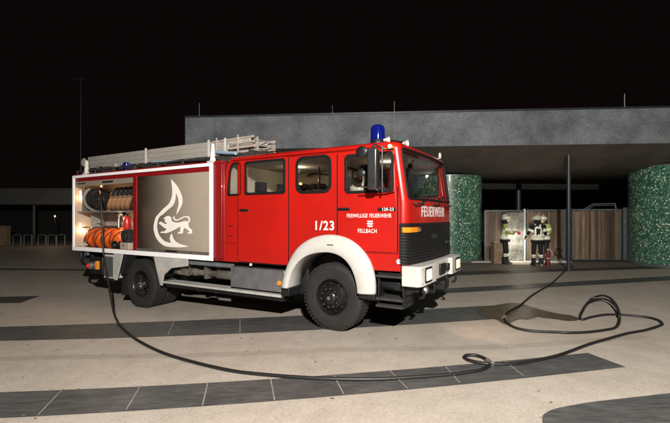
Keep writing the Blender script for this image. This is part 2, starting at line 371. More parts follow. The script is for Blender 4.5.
def text(name, s, size, m, parent, loc, sx=1., plane='xz', bold=.0, align='CENTER', th=.002, sp=1.):
    cu = bpy.data.curves.new('tmp', 'FONT'); cu.body = s; cu.size = size; cu.align_x = align; cu.align_y = 'CENTER'
    cu.offset = bold; cu.extrude = th / 2; cu.space_character = sp
    me = from_curve(cu, th, 'xz', 0)
    for v in me.vertices:
        x, y, z = v.co; x *= sx
        v.co = (x, y, z) if plane == 'xz' else (-y, x, z)
    o = link(name, me, parent, [m]); o.location = loc; return o

# ------------------------------------------------------------------ the ground
def gz(x): return -.045 * max(0., min(5., -x - .1))
def sheet(name, faces_rows, m, lift, kind='structure', parent=None):
    b = B(); b.grid([[(x, y, gz(x) + lift) for x, y in r] for r in faces_rows]); o = b.done(name, m, parent)
    if kind: o['kind'] = kind
    return o
xs = [-200, -60, -30, -15, -8, -5.1, -3, -1.5, -.1, 1.5, 4, 9, 20, 50, 200]; ys = [-20, -5, 0, 2, 4, 6, 8, 10, 13, 18, 30, 60, 300]
sheet('ground', [[(x, y) for x in xs] for y in ys], M['ground'], 0)
FLAME = [(-3.831, 2.537), (-3.672, 2.416), (-3.558, 2.279), (-3.496, 2.155), (-3.496, 2.042), (-3.558, 1.939), (-3.672, 1.816), (-3.643, 1.911), (-3.6, 2.024), (-3.62, 2.158), (-3.686, 2.264), (-3.706, 2.121), (-3.773, 2.008), (-3.92, 1.923), (-4.084, 1.827), (-4.206, 1.768), (-4.267, 1.66), (-4.274, 1.522), (-4.206, 1.385), (-4.054, 1.281), (-3.89, 1.248), (-3.831, 1.25), (-3.87, 1.316), (-3.861, 1.374), (-3.817, 1.442), (-3.782, 1.366), (-3.715, 1.291), (-3.558, 1.23), (-3.293, 1.192), (-3.501, 1.166), (-3.905, 1.16), (-4.114, 1.201), (-4.298, 1.324), (-4.392, 1.52), (-4.361, 1.679), (-4.314, 1.768), (-4.237, 1.828), (-4.084, 1.935), (-3.905, 2.039), (-3.817, 2.162), (-3.793, 2.315)]
LION = [(-4.054, 1.749), (-3.979, 1.788), (-3.89, 1.793), (-3.831, 1.759), (-3.823, 1.701), (-3.758, 1.667), (-3.643, 1.654), (-3.501, 1.674), (-3.403, 1.693), (-3.348, 1.675), (-3.293, 1.713), (-3.334, 1.759), (-3.431, 1.763), (-3.529, 1.731), (-3.643, 1.692), (-3.729, 1.701), (-3.773, 1.749), (-3.753, 1.787), (-3.715, 1.768), (-3.729, 1.74), (-3.686, 1.721), (-3.615, 1.725), (-3.501, 1.768), (-3.403, 1.787), (-3.32, 1.787), (-3.266, 1.75), (-3.266, 1.694), (-3.32, 1.638), (-3.307, 1.573), (-3.211, 1.519), (-3.211, 1.445), (-3.334, 1.442), (-3.329, 1.465), (-3.279, 1.477), (-3.307, 1.508), (-3.417, 1.553), (-3.451, 1.543), (-3.487, 1.439), (-3.629, 1.436), (-3.62, 1.459), (-3.558, 1.475), (-3.544, 1.542), (-3.558, 1.579), (-3.701, 1.52), (-3.817, 1.48), (-3.92, 1.45), (-3.994, 1.438), (-4.175, 1.441), (-4.16, 1.464), (-4.039, 1.476), (-3.979, 1.516), (-3.994, 1.535), (-4.084, 1.563), (-4.145, 1.602), (-4.221, 1.63), (-4.191, 1.67), (-4.13, 1.67), (-4.069, 1.641), (-3.979, 1.623), (-3.964, 1.652), (-4.039, 1.671), (-4.009, 1.71), (-4.054, 1.729)]
HOSE = [(-3.81, 7.294), (-3.191, 6.496), (-2.742, 5.999), (-2.328, 5.602), (-1.949, 5.304), (-1.484, 4.987), (-1.113, 4.778), (-0.698, 4.626), (-0.362, 4.524), (-0.012, 4.452), (0.427, 4.446), (0.813, 4.493), (1.278, 4.579), (1.486, 4.638), (1.654, 4.705), (1.795, 4.825), (1.861, 4.948), (1.848, 5.11), (1.777, 5.21), (1.669, 5.21), (1.614, 5.135), (1.637, 5.035), (1.739, 4.948), (1.85, 4.904), (2.078, 4.904), (2.342, 4.982), (2.608, 5.099), (2.855, 5.229), (3.123, 5.406), (3.509, 5.674), (3.962, 5.942), (4.406, 6.198), (4.815, 6.379), (5.216, 6.626), (5.368, 6.757), (5.483, 7.0), (5.438, 7.204), (5.192, 7.351), (4.862, 7.381), (4.485, 7.204), (4.234, 7.035), (4.249, 7.139), (4.514, 7.544), (5.044, 8.264), (5.565, 8.887), (5.962, 9.194), (5.942, 8.887), (5.591, 8.188), (5.206, 7.544), (4.917, 7.118), (4.672, 6.782), (4.442, 6.524), (4.246, 6.408), (3.846, 6.263), (3.52, 6.225), (3.414, 6.252), (3.064, 6.312), (2.89, 6.436), (2.837, 6.614), (2.85, 6.88), (2.952, 7.175), (3.157, 7.544), (3.402, 7.84), (3.656, 8.142), (4.048, 8.704), (4.58, 9.435), (5.732, 10.893), (6.965, 12.657), (7.776, 13.773), (8.511, 14.672)]
LOOP = [(4.407, 7.382), (4.925, 8.053), (5.339, 8.466), (5.579, 8.548), (5.513, 8.221), (5.2, 7.571), (4.92, 7.122)]
A_T = [(-4.371, 4.56), (-4.073, 4.546), (-3.778, 4.536), (-3.487, 4.527), (-3.197, 4.521), (-2.911, 4.517), (-2.625, 4.515), (-2.342, 4.515), (-2.059, 4.518), (-1.777, 4.523), (-1.495, 4.53), (-1.212, 4.539), (-0.929, 4.55), (-0.645, 4.564), (-0.36, 4.58), (-0.072, 4.602), (0.22, 4.657), (0.519, 4.716), (0.827, 4.779), (1.143, 4.846), (1.469, 4.918), (1.806, 4.994), (2.155, 5.076), (2.516, 5.163), (2.892, 5.256), (3.284, 5.356)]
A_B = [(-3.745, 3.906), (-3.483, 3.904), (-3.224, 3.904), (-2.965, 3.906), (-2.708, 3.91), (-2.451, 3.915), (-2.194, 3.922), (-1.938, 3.931), (-1.681, 3.942), (-1.423, 3.955), (-1.164, 3.969), (-0.904, 3.985), (-0.641, 4.004), (-0.377, 4.024), (-0.11, 4.047), (0.162, 4.098), (0.44, 4.155), (0.727, 4.214), (1.023, 4.278), (1.328, 4.346), (1.644, 4.418), (1.972, 4.494), (2.312, 4.576), (2.667, 4.664), (3.037, 4.757), (3.424, 4.857)]
B_T = [(-7.062, 7.366), (-6.692, 7.403), (-6.319, 7.443), (-5.944, 7.485), (-5.567, 7.53), (-5.187, 7.578), (-4.767, 7.571), (-4.34, 7.55), (-3.916, 7.532), (-3.496, 7.517), (-3.078, 7.504), (-2.663, 7.494), (-2.25, 7.486), (-1.838, 7.481), (-1.427, 7.478), (-1.016, 7.478), (-0.606, 7.481), (-0.196, 7.485), (0.216, 7.553), (0.638, 7.644), (1.071, 7.739), (1.515, 7.84), (1.971, 7.946), (2.441, 8.058), (2.925, 8.177), (3.425, 8.302)]
B_B = [(-6.314, 6.586), (-5.959, 6.602), (-5.605, 6.622), (-5.251, 6.644), (-4.872, 6.635), (-4.479, 6.604), (-4.091, 6.577), (-3.709, 6.553), (-3.331, 6.533), (-2.956, 6.516), (-2.585, 6.502), (-2.217, 6.492), (-1.85, 6.484), (-1.485, 6.48), (-1.122, 6.479), (-0.758, 6.482), (-0.395, 6.487), (-0.031, 6.507), (0.338, 6.58), (0.716, 6.659), (1.103, 6.742), (1.501, 6.831), (1.91, 6.926), (2.333, 7.028), (2.769, 7.136), (3.221, 7.252)]
C = [(-9.789, 10.21), (-8.354, 10.274), (-7.45, 10.404), (-7.307, 9.557), (-9.11, 9.502)]
LN = [(-16.107, 15.991), (-13.002, 15.991), (-9.556, 15.686), (-9.342, 15.335), (-12.658, 15.567), (-15.74, 15.626)]
D_T = [(2.066, 10.014), (2.753, 10.202), (3.466, 10.401), (4.21, 10.611), (4.985, 10.832), (5.796, 11.066), (6.644, 11.315), (7.534, 11.578), (8.469, 11.858), (9.453, 12.157), (10.493, 12.475), (11.592, 12.814), (12.757, 13.178), (13.996, 13.568)]
D_B = [(1.932, 9.363), (2.576, 9.55), (3.247, 9.743), (3.946, 9.945), (4.673, 10.154), (5.432, 10.373), (6.225, 10.601), (7.053, 10.839), (7.919, 11.088), (8.825, 11.349), (9.775, 11.621), (10.771, 11.907), (11.817, 12.207), (12.918, 12.523)]
E_T = [(2.668, 12.93), (3.862, 13.259), (7.659, 14.024), (16.353, 15.853)]
E_B = [(2.507, 12.154), (3.631, 12.466), (7.307, 13.381), (15.352, 14.882)]
CORNER = [(1.364, 2.882), (1.611, 3.27), (1.787, 3.54), (1.85, 3.665), (1.962, 3.759), (2.085, 3.818), (2.281, 3.883), (2.483, 3.942), (3.359, 4.132), (4.504, 4.367), (3.802, 2.773)]
STAIN = [(2.775, 7.884), (3.105, 8.148), (3.459, 8.382), (3.696, 8.46), (3.801, 8.287), (3.869, 7.97), (3.969, 7.676), (4.085, 7.479), (4.237, 7.366), (4.234, 7.149), (4.102, 7.012), (3.924, 6.998), (3.816, 7.115), (3.658, 7.178), (3.579, 7.263), (3.419, 7.149), (3.29, 7.059), (3.192, 7.108), (3.032, 6.978), (2.852, 6.752), (2.779, 6.815), (2.791, 7.012), (2.724, 7.149), (2.637, 7.292), (2.637, 7.596)]
JOINTS = [((-2.138, 4.539), (-1.999, 3.94)), ((-1.4, 4.538), (-1.275, 3.963)), ((-0.711, 4.549), (-0.589, 4.013)), ((-0.012, 4.572), (0.086, 4.097)), ((0.63, 4.72), (0.745, 4.227)), ((1.301, 4.894), (1.325, 4.367)), ((2.071, 5.064), (2.091, 4.558)), ((-2.996, 4.539), (-2.825, 3.918)), ((-1.725, 7.481), (-1.488, 6.453)), ((-2.923, 7.479), (-2.657, 6.554)), ((-0.345, 7.472), (-0.188, 6.439)), ((0.834, 7.636), (0.921, 6.66))]
def clip_poly(poly, name, m, lift, kind='structure'):
    bm = bmesh.new(); f = bm.faces.new([bm.verts.new((x, y, 0)) for x, y in poly])
    for xc in (-5.1, -.1): bmesh.ops.bisect_plane(bm, geom=bm.verts[:] + bm.edges[:] + bm.faces[:], plane_co=(xc, 0, 0), plane_no=(1, 0, 0))
    bmesh.ops.triangulate(bm, faces=bm.faces[:])
    for v in bm.verts: v.co.z = gz(v.co.x) + lift
    bmesh.ops.recalc_face_normals(bm, faces=bm.faces)
    for f in bm.faces:
        if f.normal.z < 0: f.normal_flip()
    me = bpy.data.meshes.new(name); bm.to_mesh(me); bm.free(); o = link(name, me, None, [m]); o['kind'] = kind; return o
sheet('paving_strip', [A_B, A_T], M['slate'], .006)
sheet('paving_strip', [B_B, B_T], M['slate'], .006)
clip_poly(C, 'paving_strip', M['slate2'], .006)
clip_poly(LN, 'paving_strip', M['slate2'], .006)
sheet('paving_strip', [D_B, D_T], M['slate'], .006)
sheet('paving_strip', [E_B, E_T], M['slate2'], .006)
sheet('yard_ground', [E_T, [(2.668, 15.2), (3.862, 15.9), (7.659, 15.95), (16.353, 17.2)], [(2.0, 29), (4, 29), (8, 29), (20, 29)]], M['yard'], .010)  # darker brown ground sheet from the far strip back to the rear
clip_poly(CORNER[:2] + [tuple(p[:2]) for p in catmull([(x, y, 0) for x, y in CORNER[2:9]], 5)] + CORNER[9:], 'paving_field', M['slate'], .006)
def joint(p, q, wd=.012):
    p, q = Vector(p), Vector(q); d = (q - p).normalized(); n = Vector((-d.y, d.x)) * wd / 2
    return [p - n, q - n, q + n, p + n]
jb = B()
for p, q in JOINTS:
    c_ = joint(p, q); vs_ = [jb.bm.verts.new((v.x, v.y, gz(v.x) + .012)) for v in c_]; jb.bm.faces.new(vs_)
jo = jb.done('paving_joints', M['joint']); jo['kind'] = 'structure'
def stain(name, poly, m, lift, kind='structure', soft=.10):
    """a fine sheet whose point attribute tells how far inside the wet outline it lies"""
    x0, x1 = min(p[0] for p in poly) - soft * 2, max(p[0] for p in poly) + soft * 2; y0, y1 = min(p[1] for p in poly) - soft * 2, max(p[1] for p in poly) + soft * 2
    nx, ny = int((x1 - x0) / .03), int((y1 - y0) / .03); V_, A_ = [], []
    for j in range(ny + 1):
        for i in range(nx + 1):
            x, y = x0 + (x1 - x0) * i / nx, y0 + (y1 - y0) * j / ny; ins = False; dm = 9
            for (ax, ay), (bx, by) in zip(poly, poly[1:] + poly[:1]):
                if (ay > y) != (by > y) and x < (bx - ax) * (y - ay) / (by - ay) + ax: ins = not ins
                L2 = (bx - ax) ** 2 + (by - ay) ** 2 or 1e-9; t_ = max(0, min(1, ((x - ax) * (bx - ax) + (y - ay) * (by - ay)) / L2))
                dm = min(dm, math.hypot(x - ax - t_ * (bx - ax), y - ay - t_ * (by - ay)))
            V_.append((x, y, gz(x) + lift)); A_.append(max(0, min(1, .5 + (dm if ins else -dm) / (2 * soft))))
    F_ = []
    for j in range(ny):
        for i in range(nx):
            q = [j * (nx + 1) + i, j * (nx + 1) + i + 1, (j + 1) * (nx + 1) + i + 1, (j + 1) * (nx + 1) + i]
            if max(A_[k] for k in q) > .02: F_.append(q)
    me = bpy.data.meshes.new(name); me.from_pydata(V_, [], F_); at_ = me.attributes.new('wet', 'FLOAT', 'POINT')
    for k, v in enumerate(A_): at_.data[k].value = v
    o = link(name, me, None, [m]); o['kind'] = kind; return o
def soft_mat(name, ca, cb, rough, opacity, nscale):
    m = mat(name, ca, rough, c2=cb, vs=5, rv=.2); t = m.node_tree; L = t.links.new; p = t.nodes['Principled BSDF']
    a_ = t.nodes.new('ShaderNodeAttribute'); a_.attribute_name = 'wet'; ge = t.nodes.new('ShaderNodeNewGeometry')
    n = t.nodes.new('ShaderNodeTexNoise'); n.inputs['Scale'].default_value = nscale; n.inputs['Detail'].default_value = 6; n.inputs['Roughness'].default_value = .7; L(ge.outputs['Position'], n.inputs[0])
    s1 = t.nodes.new('ShaderNodeMath'); s1.operation = 'MULTIPLY_ADD'; s1.inputs[1].default_value = .9; s1.inputs[2].default_value = -.45; L(n.outputs[0], s1.inputs[0])
    s2 = t.nodes.new('ShaderNodeMath'); s2.operation = 'ADD'; L(a_.outputs['Fac'], s2.inputs[0]); L(s1.outputs[0], s2.inputs[1])
    mr = t.nodes.new('ShaderNodeMapRange'); mr.interpolation_type = 'SMOOTHSTEP'; mr.inputs[1].default_value = .34; mr.inputs[2].default_value = .62; mr.inputs[3].default_value = 0; mr.inputs[4].default_value = opacity
    L(s2.outputs[0], mr.inputs[0]); L(mr.outputs[0], p.inputs['Alpha']); return m
M['puddle'] = soft_mat('wet_stain', (.115, .083, .052), (.060, .046, .033), .30, .85, 7)
M['smear'] = soft_mat('tan_smear', (.34, .24, .14), (.18, .125, .075), .6, .42, 5)
stain('water_puddle', [(p.x, p.y) for p in catmull([(x, y, 0) for x, y in STAIN], 4, True)], M['puddle'], .014, soft=.05)
sm = [(2.50, 7.45), (2.62, 7.80), (2.9, 8.02), (3.12, 7.95), (3.22, 7.70), (3.0, 7.45), (2.85, 7.25), (2.68, 7.12), (2.50, 7.2)]
tyre_marks = [[(-9, 5.6), (-5, 5.75), (-1.5, 5.5), (2.0, 5.6), (4.6, 6.1)]]
for tm in tyre_marks:
    cc = [(p.x, p.y) for p in catmull([(x, y, 0) for x, y in tm], 8)]; ln = [(x, y + .09) for x, y in cc] + [(x, y - .09) for x, y in cc[::-1]]
    stain('ground_wear', ln, M.setdefault('wear', soft_mat('faint_tyre_rubbing', (.25, .22, .19), (.2, .175, .15), .6, .13, 2.5)), .003, soft=.10)
lf = B()
for k in range(46):
    x, y = random.choice([(random.uniform(-4, 4), random.uniform(3, 9)), (random.uniform(-5, -1), random.uniform(4.6, 7))])
    a = random.uniform(0, 6); r = random.uniform(.006, .02)
    lf.bm.faces.new([lf.bm.verts.new((x + r * math.cos(a + t_) * (1 + .5 * (i % 2)), y + r * .7 * math.sin(a + t_), gz(x) + .016)) for i, t_ in enumerate((0, 1.2, 2.4, 3.7, 5))])
tag(lf.done('litter', M['brownbox']), 'small dark leaf scraps scattered over the pale paving', 'litter', kind='stuff')

# ================================================================== THE FIRE ENGINE (local x = forward, y = into the truck, z = up)
TR = empty('fire_engine', (-.0545, 6.4174, 0), R(-30.696))
tag(TR, 'red crew-cab fire engine with white mudguards standing on the plaza', 'fire engine')
W = 2.25
TR_M = Matrix.Translation(TR.location) @ Matrix.Rotation(R(-30.696), 4, 'Z')
# ---- cab shell
def cab_side_outline(z0=.955):
    arch = [(-.80, z0), (-.66, z0 + .01), (-.502, 1.106), (-.308, 1.188), (-.013, 1.227), (.206, 1.188), (.362, 1.059), (.44, z0 + .03)]
    return [(-2.32, z0)] + arch + [(1.135, z0 + .04), (1.135, 2.0), (1.025, 2.81), (-2.06, 2.81), (-2.15, 2.79), (-2.22, 2.73), (-2.27, 2.62), (-2.31, 2.4)]
w1 = [(-2.215, 2.20), (-2.19, 2.17), (-1.925, 2.17), (-1.9, 2.20), (-1.9, 2.70), (-1.93, 2.735), (-2.08, 2.735), (-2.13, 2.70), (-2.17, 2.60)]
w2 = rrect(-1.777, 2.175, -.905, 2.735, .05); w3 = rrect(-.667, 2.165, -.015, 2.735, .13, 7)
w4 = rrect(.259, 2.14, 1.03, 2.70, .07)
def shrink(poly, d):
    cx_ = (max(p[0] for p in poly) + min(p[0] for p in poly)) / 2; cy_ = (max(p[1] for p in poly) + min(p[1] for p in poly)) / 2
    hx = max(p[0] for p in poly) - cx_; hy = max(p[1] for p in poly) - cy_
    return [(cx_ + (p[0] - cx_) * (1 - d / hx), cy_ + (p[1] - cy_) * (1 - d / hy)) for p in poly]
cab = B()
# roof with rounded edges, rear wall, floor, firewall
rb = bmesh.new(); rb.free()
cab_body = plate('cab_body', cab_side_outline(), [w1, w2, w3, w4], .04, M['red'], TR, off=0, bev=.006)
fs = plate('cab_body_panel', cab_side_outline(), [w3, w4], .04, M['red'], TR, off=W - .04, bev=.006); fs.name = 'far_side_panel'
def superrow(u0, u1, v0, v1, r, z, n=6):
    return [(x, y, z) for x, y in rrect(u0, v0, u1, v1, r, n)]
rf = B()
rows = [superrow(-2.27, 1.125, 0.0, W, .10, 2.765), superrow(-2.26, 1.12, .0, W, .12, 2.80), superrow(-2.235, 1.10, .02, W - .02, .13, 2.835),
        superrow(-2.19, 1.05, .06, W - .06, .14, 2.865), superrow(-2.10, .96, .14, W - .14, .15, 2.885), superrow(-1.7, .6, .5, W - .5, .15, 2.90)]
V = [[rf.bm.verts.new(p) for p in r] for r in rows]
for A_, C_ in zip(V, V[1:]):
    for k in range(len(A_)): rf.bm.faces.new((A_[k], A_[(k + 1) % len(A_)], C_[(k + 1) % len(A_)], C_[k]))
rf.bm.faces.new(V[-1]); rf.bm.faces.new(V[0][::-1])
rf.done('roof', M['red'], TR, ang=60)
rw = B(); rw.box((-2.32, .05, .96), (-2.28, W - .05, 2.45)); rw.box((-2.28, .05, 2.45), (-2.22, W - .05, 2.77)); rw.done('rear_wall', M['red'], TR)
# ---- cab front, lofted round the corners
def Fe(z): return 1.235 if z < 2.0 else 1.235 - .115 * (z - 2.0) / .8
def front_path(z, off=0., v0=None, v1=None):
    e = Fe(z) + off; r = .10 + off; pts = []
    for k in range(6):
        a = R(-90 + 90 * k / 5); pts.append((e - r + r * math.cos(a), .10 + r * math.sin(a), z))
    for k in range(1, 14):
        v = .10 + (W - .2) * k / 14; pts.append((e + .05 * (1 - ((v - W / 2) / (W / 2)) ** 2) - .05 * (1 - ((.10 - W / 2) / (W / 2)) ** 2), v, z))
    for k in range(6):
        a = R(90 * k / 5); pts.append((e - r + r * math.cos(a), W - .10 + r * math.sin(a), z))
    return pts
fr = B(); zl = [.97, 1.245, 1.26, 1.70, 1.98, 2.035, 2.76, 2.80]
rows = [[fr.bm.verts.new(p) for p in front_path(z, -.012 if z < 1.25 else 0)] for z in zl]
for i in range(len(rows) - 1):
    for k in range(len(rows[0]) - 1):
        if zl[i] == 2.035 and 4 <= k < len(rows[0]) - 5: continue
        fr.bm.faces.new((rows[i][k], rows[i][k + 1], rows[i + 1][k + 1], rows[i + 1][k]))
fr.done('front_panel', M['red'], TR, ang=50, solid=.02)
ws = B(); rr_ = []
for z in (2.035, 2.4, 2.76): rr_.append([(x - .012, y, zz) for x, y, zz in front_path(z)[4:-4]])
ws.grid(rr_); WS = ws.done('windscreen', M['glass'], TR)
def wpt(k, z, off=.006):
    p = front_path(z)[k]; return (p[0] + off, p[1], p[2])
N_ = len(front_path(2.1))
gs = B()
loop = [wpt(k, 2.76) for k in range(5, N_ - 5)] + [wpt(N_ - 5, z) for z in (2.74, 2.6, 2.4, 2.2, 2.06)] + [wpt(k, 2.035) for k in range(N_ - 6, 4, -1)] + [wpt(4, z) for z in (2.06, 2.2, 2.4, 2.6, 2.74)]
gs.tube(loop, .020, 8, closed=True); gs.done('gasket', M['gasket'], WS)
# ---- grille, indicator, lettering
gr = B(); zs = [1.085, 1.10]; offs = [.0, .028]
n = 13
for k in range(n):
    z0 = 1.10 + k * (1.655 - 1.10) / n; dz = (1.655 - 1.10) / n
    zs += [z0 + dz * .15, z0 + dz * .2, z0 + dz * .95]; offs += [.026, .016, .027]
zs += [1.665, 1.69]; offs += [.030, .0]
gr.grid([front_path(z, o) for z, o in zip(zs, offs)]); GR = gr.done('grille', M['grillemat'], TR, ang=25)
bars = B(); bars.box((1.285, .95, 1.42), (1.302, 1.25, 1.50)); bars.box((1.285, 1.75, 1.30), (1.300, 1.93, 1.36)); bars.done('badge_plate', M['mirror'], GR)
ind = B(); rws = []
for z in (1.55, 1.555, 1.618, 1.623):
    rws.append(front_path(z, .034 if z in (1.55, 1.623) else .046)[1:8])
ind.grid(rws); ind.done('indicator_lamp', M['amber'], TR, solid=.01)
t = text('lettering', 'FEUERWEHR', .225, M['letter'], TR, (1.297, 1.10, 1.845), sx=.86, plane='yz', bold=.0035, sp=1.16)
# bow the word round the cab front
for v in t.data.vertices:
    vv = 1.10 - v.co.y * -1; v.co.x += -.055 * (((v.co.y) / (W / 2)) ** 2)
# mirror y so the word reads from outside (camera looks along -x of the front)
gp = B()
for v_ in (.35, 1.15, 1.9): gp.tube([(1.26, v_ - .16, 1.97), (1.31, v_ - .14, 1.965), (1.31, v_ + .14, 1.965), (1.26, v_ + .16, 1.97)], .012, 6)
gp.done('grab_rail', M['black'], TR)
for v_ in (.55, 1.35):
    wb = B(); wb.tube([(1.27, v_, 1.99), (1.275, v_ + .2, 2.02), (1.262, v_ + .33, 2.12)], .010, 6); wb.tube([(1.262, v_ + .02, 2.07), (1.262, v_ + .62, 2.11)], .010, 6)
    wb.cyl((1.24, v_, 1.985), (1.30, v_, 1.985), .028, seg=10); wb.done('wiper', M['black'], TR)
# ---- doors, proud of the side by 14 mm
def door(name, outer, hole):
    d = plate('door', outer, [hole], .014, M['red'], TR, off=-.014, bev=.005); return d
D1 = door('door', [(-1.957, .975), (-.86, .975), (-.845, 1.0), (-.845, 2.74), (-.875, 2.775), (-1.93, 2.775), (-1.957, 2.75)], w2)
D2 = door('door', [(.117, 1.262), (1.085, 1.262), (1.085, 2.0), (1.06, 2.2), (1.045, 2.70), (1.01, 2.765), (.15, 2.765), (.117, 2.735)], w4)
for D, u in ((D1, -1.80), (D2, .24)):
    h = B(); h.prism(rrect(u - .12, 1.865, u + .10, 1.912, .02), 'xz', -.020, -.012); h.box((u - .10, -.045, 1.88), (u + .08, -.03, 1.90)); h.cyl((u - .08, -.04, 1.89), (u - .08, -.012, 1.89), .012); h.cyl((u + .07, -.04, 1.89), (u + .07, -.012, 1.89), .012)
    h.done('handle', M['black'], D, bevel=.003)
# thin dark strips drawn along the door seams
sg = B()
for (u, za, zb) in ((-1.969, .975, 2.76), (-.833, 1.0, 2.76), (.105, 1.262, 2.74), (1.097, 1.262, 2.2)): sg.box((u - .009, -.004, za), (u + .009, .002, zb))
sg.box((-1.95, -.004, .958), (-.86, .002, .968)); sg.done('door_seam', M['gasket'], TR)
cr = B(); cr.prism([(.60, 1.243), (1.125, 1.243), (1.125, 1.257), (.60, 1.257)], 'xz', -.012, .0); cr.done('sill_crease', M['darkred'], TR, bevel=.003)
cr = B(); cr.box((-2.3, -.012, 1.30), (-.9, .0, 1.306)); cr.done('pressed_line', M['red'], TR)
# louvre at the cab's rear corner
lv = B()
for z_ in (1.42, 1.60): lv.prism(rrect(-2.21, z_, -2.06, z_ + .025, .01), 'xz', -.012, .0)
lv.done('vent', M['darkred'], TR, bevel=.003)
# ---- windows: rubber frame and pane
for wi, (p, g) in enumerate(((w1, .025), (w2, .03), (w3, .034), (w4, .03))):
    fo_ = shrink(p, -.018); fi_ = shrink(p, g * .8)
    f = plate('window_frame', fo_, [fi_], .02, M['gasket'], TR, off=-.026 if wi in (1, 3) else -.014, bev=.004)
    plate('pane', shrink(p, .004), [], .006, M['glass'], f, off=.012)
for p in (w3, w4):
    f = plate('far_window_frame', shrink(p, -.018), [shrink(p, .025)], .02, M['gasket'], TR, off=W - .012); f.name = 'window_frame'
    plate('pane', shrink(p, .004), [], .006, M['glass'], f, off=W - .03)
# ---- cab interior
li = B()
li.box((-2.215, .06, 1.30), (-2.19, W - .06, 2.74)); li.box((-2.24, W - .10, 1.0), (-.80, W - .05, 2.74)); li.box((-2.2, .10, 2.735), (.98, W - .1, 2.755))
li.box((-.76, W - .09, 1.0), (-.70, W - .05, 2.72)); li.box((.06, W - .09, 1.0), (.2, W - .05, 2.72))
li.done('lining', M['crew'], TR)
point('cab_light', (-1.35, 1.0, 2.66), 7, .025, (1, .84, .62), TR); point('cab_light', (.45, 1.15, 2.66), 5, .025, (1, .86, .68), TR)
lo = B(); lo.box((-2.18, W - .13, 1.0), (-1.0, W - .105, 2.36)); lo.box((-.74, W - .085, 1.0), (1.05, W - .055, 2.13)); lo.box((-2.2, .06, 1.25), (1.08, W - .06, 1.28)); lo.box((1.08, .12, 1.05), (1.12, W - .12, 1.95)); lo.done('door_trim', M['maroon'], TR)
ds = B(); ds.prism([(1.05, 1.5), (.72, 1.55), (.68, 1.98), (.80, 2.03), (1.14, 2.02)], 'xz', .12, W - .12); ds.done('dashboard', M['black'], TR, bevel=.02)
def seat(u, v, wd=.5):
    s = B(); s.box((u - .25, v - wd / 2, 1.35), (u + .25, v + wd / 2, 1.55)); s.box((u - .32, v - wd / 2 + .02, 1.5), (u - .20, v + wd / 2 - .02, 2.20))
    o = s.done('seat', M['seat'], TR, bevel=.04, seg=3)
    h = B(); h.box((u - .31, v - .13, 2.24), (u - .23, v + .13, 2.42)); h.cyl((u - .27, v - .07, 2.15), (u - .27, v - .07, 2.26), .008); h.cyl((u - .27, v + .07, 2.15), (u - .27, v + .07, 2.26), .008)
    h.done('headrest', M['seat'], o, bevel=.03, seg=3)
seat(.35, .55); seat(.35, 1.7)
for v_ in (.45, 1.1, 1.75): seat(-1.55, v_)
sw = B(); c0 = Vector((.72, .55, 2.08)); q = Quaternion((0, 1, 0), R(-35)); ring = [c0 + q @ Vector((.21 * math.cos(a), .21 * math.sin(a), 0)) for a in [2 * math.pi * k / 24 for k in range(24)]]
sw.tube(ring, .014, 6, closed=True)
for k in (0, 8, 16): sw.tube([c0, ring[k]], .010, 6)
sw.tube([c0, c0 + Vector((.25, 0, -.4))], .03, 8); sw.done('steering_wheel', M['black'], TR)
# things stowed in the crew space, seen through the glass
for (u, v, z, m_, lb) in ((.36, .20, 2.20, 'helmet', 'pale helmet lying inside the front cab window'), (-.30, 1.5, 2.32, 'helmet', 'luminous helmet hung in the crew space behind the middle cab window')):
    he = empty('fire_helmet', (0, 0, 0)); he.parent = TR; he.name = 'fire_helmet'
    b = B(); b.ball((u, v, z), .125, 18, (1.1, .92, .8)); b.lathe([(.125, 0), (.165, -.02), (.16, -.03), (.12, -.01)], (u, v, z - .02), 'z', 20); o = b.done('helmet_shell', M[m_], he)
    o.parent = TR; o.name = 'stowed_helmet'; bpy.data.objects.remove(he)
jk = B()
jk.ball((.52, .30, 2.34), .16, 14, (.75, .6, 1.5)); jk.ball((.62, .34, 2.20), .12, 12, (.8, .7, 1.5)); jk.ball((.44, .26, 2.52), .08, 10, (1, .7, .9)); jk.done('stowed_jacket', M['navy'], TR)
jk = B(); jk.tube([(.42, .22, 2.52), (.47, .20, 2.38), (.45, .18, 2.2)], .022, 6, 4); jk.tube([(.62, .24, 2.3), (.66, .24, 2.2), (.70, .25, 2.12)], .02, 6, 4); jk.done('stowed_straps', M['reflect'], TR)
jk = B(); jk.box((.50, .20, 2.16), (.60, .28, 2.27)); jk.ball((.32, .35, 2.45), .06, 10); jk.cyl((.66, .4, 2.1), (.66, .4, 2.3), .05); jk.done('stowed_gear', M['redgear'], TR, bevel=.01)
ig = B(); ig.ball((-1.98, W - .30, 2.50), .035, 10); ig.ball((-1.5, W - .3, 2.56), .018, 8); ig.done('reading_lamp', M['orangelamp'], TR)
rk = B(); rk.box((-2.1, 1.75, 2.38), (-1.2, 1.9, 2.41))
for u in (-1.95, -1.72, -1.5, -1.36): rk.cyl((u, 1.7, 2.42), (u, 1.95, 2.42), .055, seg=14)
rk.box((-1.85, 1.6, 2.36), (-1.4, 1.75, 2.60)) if False else None
rk.tube([(-1.0, 1.2, 2.74), (-1.0, 1.2, 2.2)], .014, 6); rk.tube([(-1.75, 1.9, 2.66), (-1.6, 1.9, 2.70), (-1.2, 1.9, 2.66)], .02, 6, 4); rk.tube([(-.62, 1.0, 2.6), (-.3, 1.05, 2.66), (-.05, 1.0, 2.58)], .02, 6, 5); rk.done('equipment_rack', M['seat'], TR)
im = B(); im.ball((.86, 1.15, 2.60), .13, 16, (.25, 1, .55)); im.tube([(.86, 1.15, 2.64), (.93, 1.15, 2.76)], .010, 6); im.done('interior_mirror', M['black'], TR)
